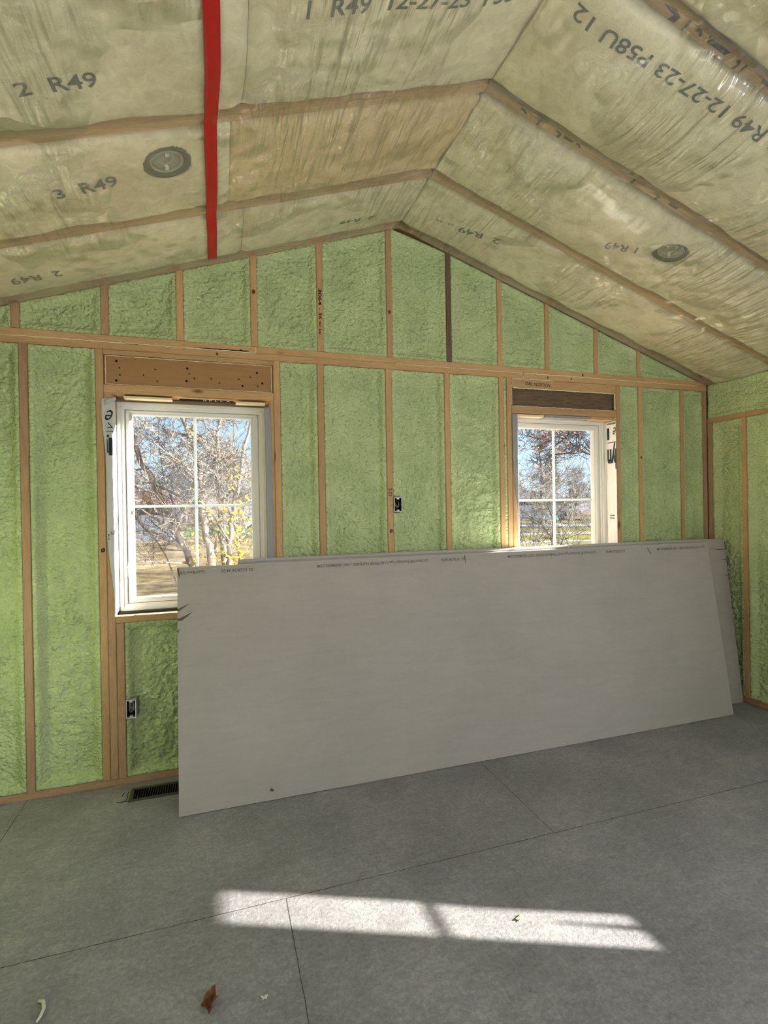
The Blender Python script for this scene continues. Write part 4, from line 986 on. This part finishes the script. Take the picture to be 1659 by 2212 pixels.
# the many-stemmed tree right outside the big window
t = Tree(11, .0042); t.maxlvl = 4; t.dens = .8
YT = 4.5
limbs = [([(1.75, .0, GZ), (1.59, .0, .31), (1.38, .1, .95), (1.05, .15, 1.74), (.80, .2, 2.2), (.62, .2, 2.9), (.5, .3, 3.6)], .062),
         ([(1.85, .0, GZ), (1.78, -.05, .30), (1.69, -.1, .89), (1.60, -.1, 1.6), (1.58, -.1, 2.19), (1.36, -.1, 2.8), (1.2, 0, 3.6)], .068),
         ([(1.95, .1, GZ), (1.92, .1, .4), (1.84, .2, 1.2), (1.80, .2, 2.0), (1.84, .2, 2.8), (1.92, .2, 3.7)], .055),
         ([(2.0, -.1, GZ), (1.90, -.1, .5), (1.97, -.1, 1.2), (2.07, -.15, 1.9), (2.27, -.2, 2.76), (2.5, -.2, 3.6)], .045),
         ([(2.1, .1, GZ), (2.12, .2, .55), (2.03, .3, 1.34), (2.0, .3, 2.2), (2.1, .3, 3.2)], .022),
         ([(1.7, .3, GZ), (1.35, .5, .9), (1.2, .6, 1.5), (1.02, .7, 2.3), (.95, .7, 3.2)], .02),
         ([(1.6, .1, GZ), (1.1, .3, .9), (.6, .4, 1.6), (.2, .5, 2.3)], .016)]
for pts, r in limbs:
    q = []
    for a, b_ in zip(pts, pts[1:]):
        a, b_ = V(a), V(b_)
        for i in range(5): q.append(a.lerp(b_, i/5)+V((t.r.gauss(0, .012), t.r.gauss(0, .012), 0)))
    q.append(V(pts[-1])); q = [V((p.x, p.y+YT, p.z)) for p in q]; rad = [r*(1-.72*i/(len(q)-1)) for i in range(len(q))]
    t.mb.tube(q, rad, 8, cap=False)
    for rep in range(4): t.spawn(q[3:], rad[3:], 1.55, 0)
root = empty('tree', (1.85, YT, GZ)); tag(root, 'many-stemmed tree with sparse yellow leaves right outside the big window', 'tree', 'trees')
t.mb.obj('trunk_and_branches', BARK, root, True)
rr = random.Random(3)
cl = [V((rr.gauss(2.12, .32), YT+rr.gauss(0, .25), rr.gauss(1.15, .42))) for _ in range(85)]
add_leaves(root, cl, LY, .032, .055, 8, 1)
add_leaves(root, [V((rr.uniform(.7, 2.5), YT+rr.gauss(0, .3), rr.uniform(1.5, 2.9))) for _ in range(44)], LO, .026, .035, 4, 2, 'dry_foliage')
# tree outside the right-hand window
t = Tree(23, .005); t.maxlvl = 4; t.dens = 1.0; YT2 = 5.
root = empty('tree', (7.75, YT2, GZ)); tag(root, 'small forked tree just outside the right-hand window', 'tree', 'trees')
limbs = [([(7.75, 0, GZ), (7.72, 0, .3), (7.70, 0, .85), (7.48, 0, 1.15), (7.15, .1, 1.42), (6.8, .1, 1.6)], .030), ([(7.72, 0, .3), (7.95, .1, .8), (8.2, .1, 1.3), (8.5, .2, 1.9)], .026), ([(7.7, 0, .75), (7.62, -.1, 1.3), (7.4, -.1, 1.9)], .02), ([(8.6, .3, GZ), (8.25, .2, .6), (8.0, .1, 1.0), (7.8, 0, 1.5)], .02)]
for pts, r in limbs:
    q = []
    for a, b_ in zip(pts, pts[1:]):
        a, b_ = V(a), V(b_)
        for i in range(4): q.append(a.lerp(b_, i/4)+V((t.r.gauss(0, .012), YT2+t.r.gauss(0, .012), 0)))
    q.append(V(pts[-1])+V((0, YT2, 0))); rad = [r*(1-.7*i/(len(q)-1)) for i in range(len(q))]
    t.mb.tube(q, rad, 7, cap=False)
    for rep in range(3): t.spawn(q[2:], rad[2:], .95, 1)
t.mb.obj('trunk_and_branches', BARK, root, True)
# overhanging tree with orange leaves, seen at the top of the right-hand window
t = Tree(31, .007); t.maxlvl = 4; t.dens = 1.05; YT3 = 8.
root = empty('tree', (13.5, YT3+2, GZ)); tag(root, 'dark-limbed tree with orange leaves overhanging the right-hand window view', 'tree', 'trees')
limbs = [([(13.6, 2, GZ), (13.4, 2, 2.0), (13.1, 1.5, 3.4), (12.2, .5, 4.2), (10.8, 0, 4.1), (9.3, 0, 3.7)], .16), ([(13.1, 1.5, 3.2), (12.2, .5, 3.3), (11.2, 0, 3.55), (10.3, 0, 3.35), (9.4, 0, 3.0)], .075), ([(13.1, 1.3, 2.6), (12.0, .5, 2.75), (10.8, 0, 2.95), (9.8, .1, 2.8)], .06), ([(13.2, 1.3, 3.4), (12.6, .8, 4.4), (11.8, .3, 5.4)], .08)]
for pts, r in limbs:
    q = []
    for a, b_ in zip(pts, pts[1:]):
        a, b_ = V(a), V(b_)
        for i in range(4): q.append(a.lerp(b_, i/4)+V((t.r.gauss(0, .04), YT3+t.r.gauss(0, .04), t.r.gauss(0, .03))))
    q.append(V(pts[-1])+V((0, YT3, 0))); rad = [r*(1-.75*i/(len(q)-1)) for i in range(len(q))]
    t.mb.tube(q, rad, 7, cap=False)
    for rep in range(3): t.spawn(q[4:], rad[4:], 1.5, 1)
t.mb.obj('trunk_and_branches', BARKD, root, True)
rr = random.Random(9)
add_leaves(root, [V((rr.gauss(9.9, .7), YT3+rr.gauss(0, .4), rr.gauss(3.35, .38))) for _ in range(95)], LB_, .045, .07, 5, 5)
# pale bush in the middle of that view
def bush(x, y, h, w_, seed, label, mt, grp='bushes', z=GZ, n=16):
    t = Tree(seed, .008); t.maxlvl = 3; t.dens = 1.2
    root = empty('bush', (x, y, z)); tag(root, label, 'bush', grp)
    for k in range(n):
        a = t.r.uniform(0, 6.28); d = V((math.cos(a)*w_, math.sin(a)*w_, h)); t.branch((x+math.cos(a)*.1, y+math.sin(a)*.1, z), d, h*t.r.uniform(.7, 1), .022, 1, .25, .05)
    t.mb.obj('stems', mt, root, True); return root
bush(14.2, 15.5, 3.3, 1.5, 41, 'tangled pale bush left of centre in the right-hand window', BARK)
bush(19.4, 17.0, 3.0, 1.3, 43, 'tangled pale bush at the right in the right-hand window', BARK)
bush(-2.5, 22, 2.4, 1.6, 44, 'low bare bush in front of the grey house', BARK)
bush(3.2, 33, 3.2, 2., 45, 'bare bush at the right edge of the big window view', BARK)
# woods behind: three kinds, copied
protos = []
for sd, h in ((51, 11), (52, 10), (53, 12), (54, 9)):
    t = Tree(sd, .03); t.maxlvl = 4; t.dens = 1.25
    q = [V((t.r.gauss(0, .12)*i/6, t.r.gauss(0, .12)*i/6, h*.8*i/6)) for i in range(7)]; rad = [.24*(1-.8*i/6) for i in range(7)]
    t.mb.tube(q, rad, 6, cap=False)
    for rep in range(4): t.spawn(q[1:], rad[1:], h*.42, 1)
    me = t.mb.obj('woods', BARKF, None, True).data; o_ = [o for o in C.objects if o.data == me][0]; bpy.data.objects.remove(o_); protos.append(me)
rr = random.Random(77); places = []
for k in range(15): places.append((-24+k*3.4+rr.uniform(-1, 1), rr.uniform(80, 96), 'bare grey tree in the woods line seen through the big window'))
for k in range(4): places.append((-13+k*5.2, rr.uniform(54, 62), 'bare tree standing behind the grey house, big window view'))
for k in range(17): places.append((50+k*4.2+rr.uniform(-1, 1), 108-k*2.2+rr.uniform(-4, 4), 'bare grey tree in the woods line seen through the right-hand window'))
for k in range(5): places.append((26+k*4.6, 50-k*3+rr.uniform(-2, 2), 'bare tree between path and houses, right-hand window view'))
for i, (x_, y_, lb) in enumerate(places):
    o = bpy.data.objects.new('bare_tree', protos[i % 4]); C.objects.link(o); o.location = (x_, y_, GZ); o.rotation_euler.z = rr.uniform(0, 6.28); o.scale = (1, 1, rr.uniform(.8, 1.1)); tag(o, lb, 'tree', {0: 'woods line in the big window', 1: 'woods line in the right-hand window', 2: 'trees behind the grey house', 3: 'trees between path and houses'}[0 if 'woods line seen through the big' in lb else 1 if 'woods line' in lb else 2 if 'behind' in lb else 3])
# distant wooded rise
mb = MB(); n = 60
def hill(x0, x1, y, h, sd, lb):
    vs, fs = [], []
    for i in range(n+1):
        x_ = x0+(x1-x0)*i/n; hh_ = h*(.8+.35*N.noise(V((i*.21, sd, 0)))+.1*N.noise(V((i*.9, sd, 0))))
        vs += [(x_, y, GZ), (x_, y+8, GZ+hh_), (x_, y+60, GZ+hh_*.8), (x_, y+60, GZ-.3)]
    for i in range(n):
        for j in range(4): fs.append((i*4+j, i*4+(j+1) % 4, (i+1)*4+(j+1) % 4, (i+1)*4+j))
    o = mesh('wooded_rise', vs, fs, mat('wooded_rise', rough=1, spec=0, build=lawn_b((.20, .17, .18), (.29, .25, .26)))); return tag(o, lb, 'hill')  # haze is put into the colour of the rise
hill(-120, 230, 150, 7.5, 2.2, 'hazy wooded rise along the horizon')
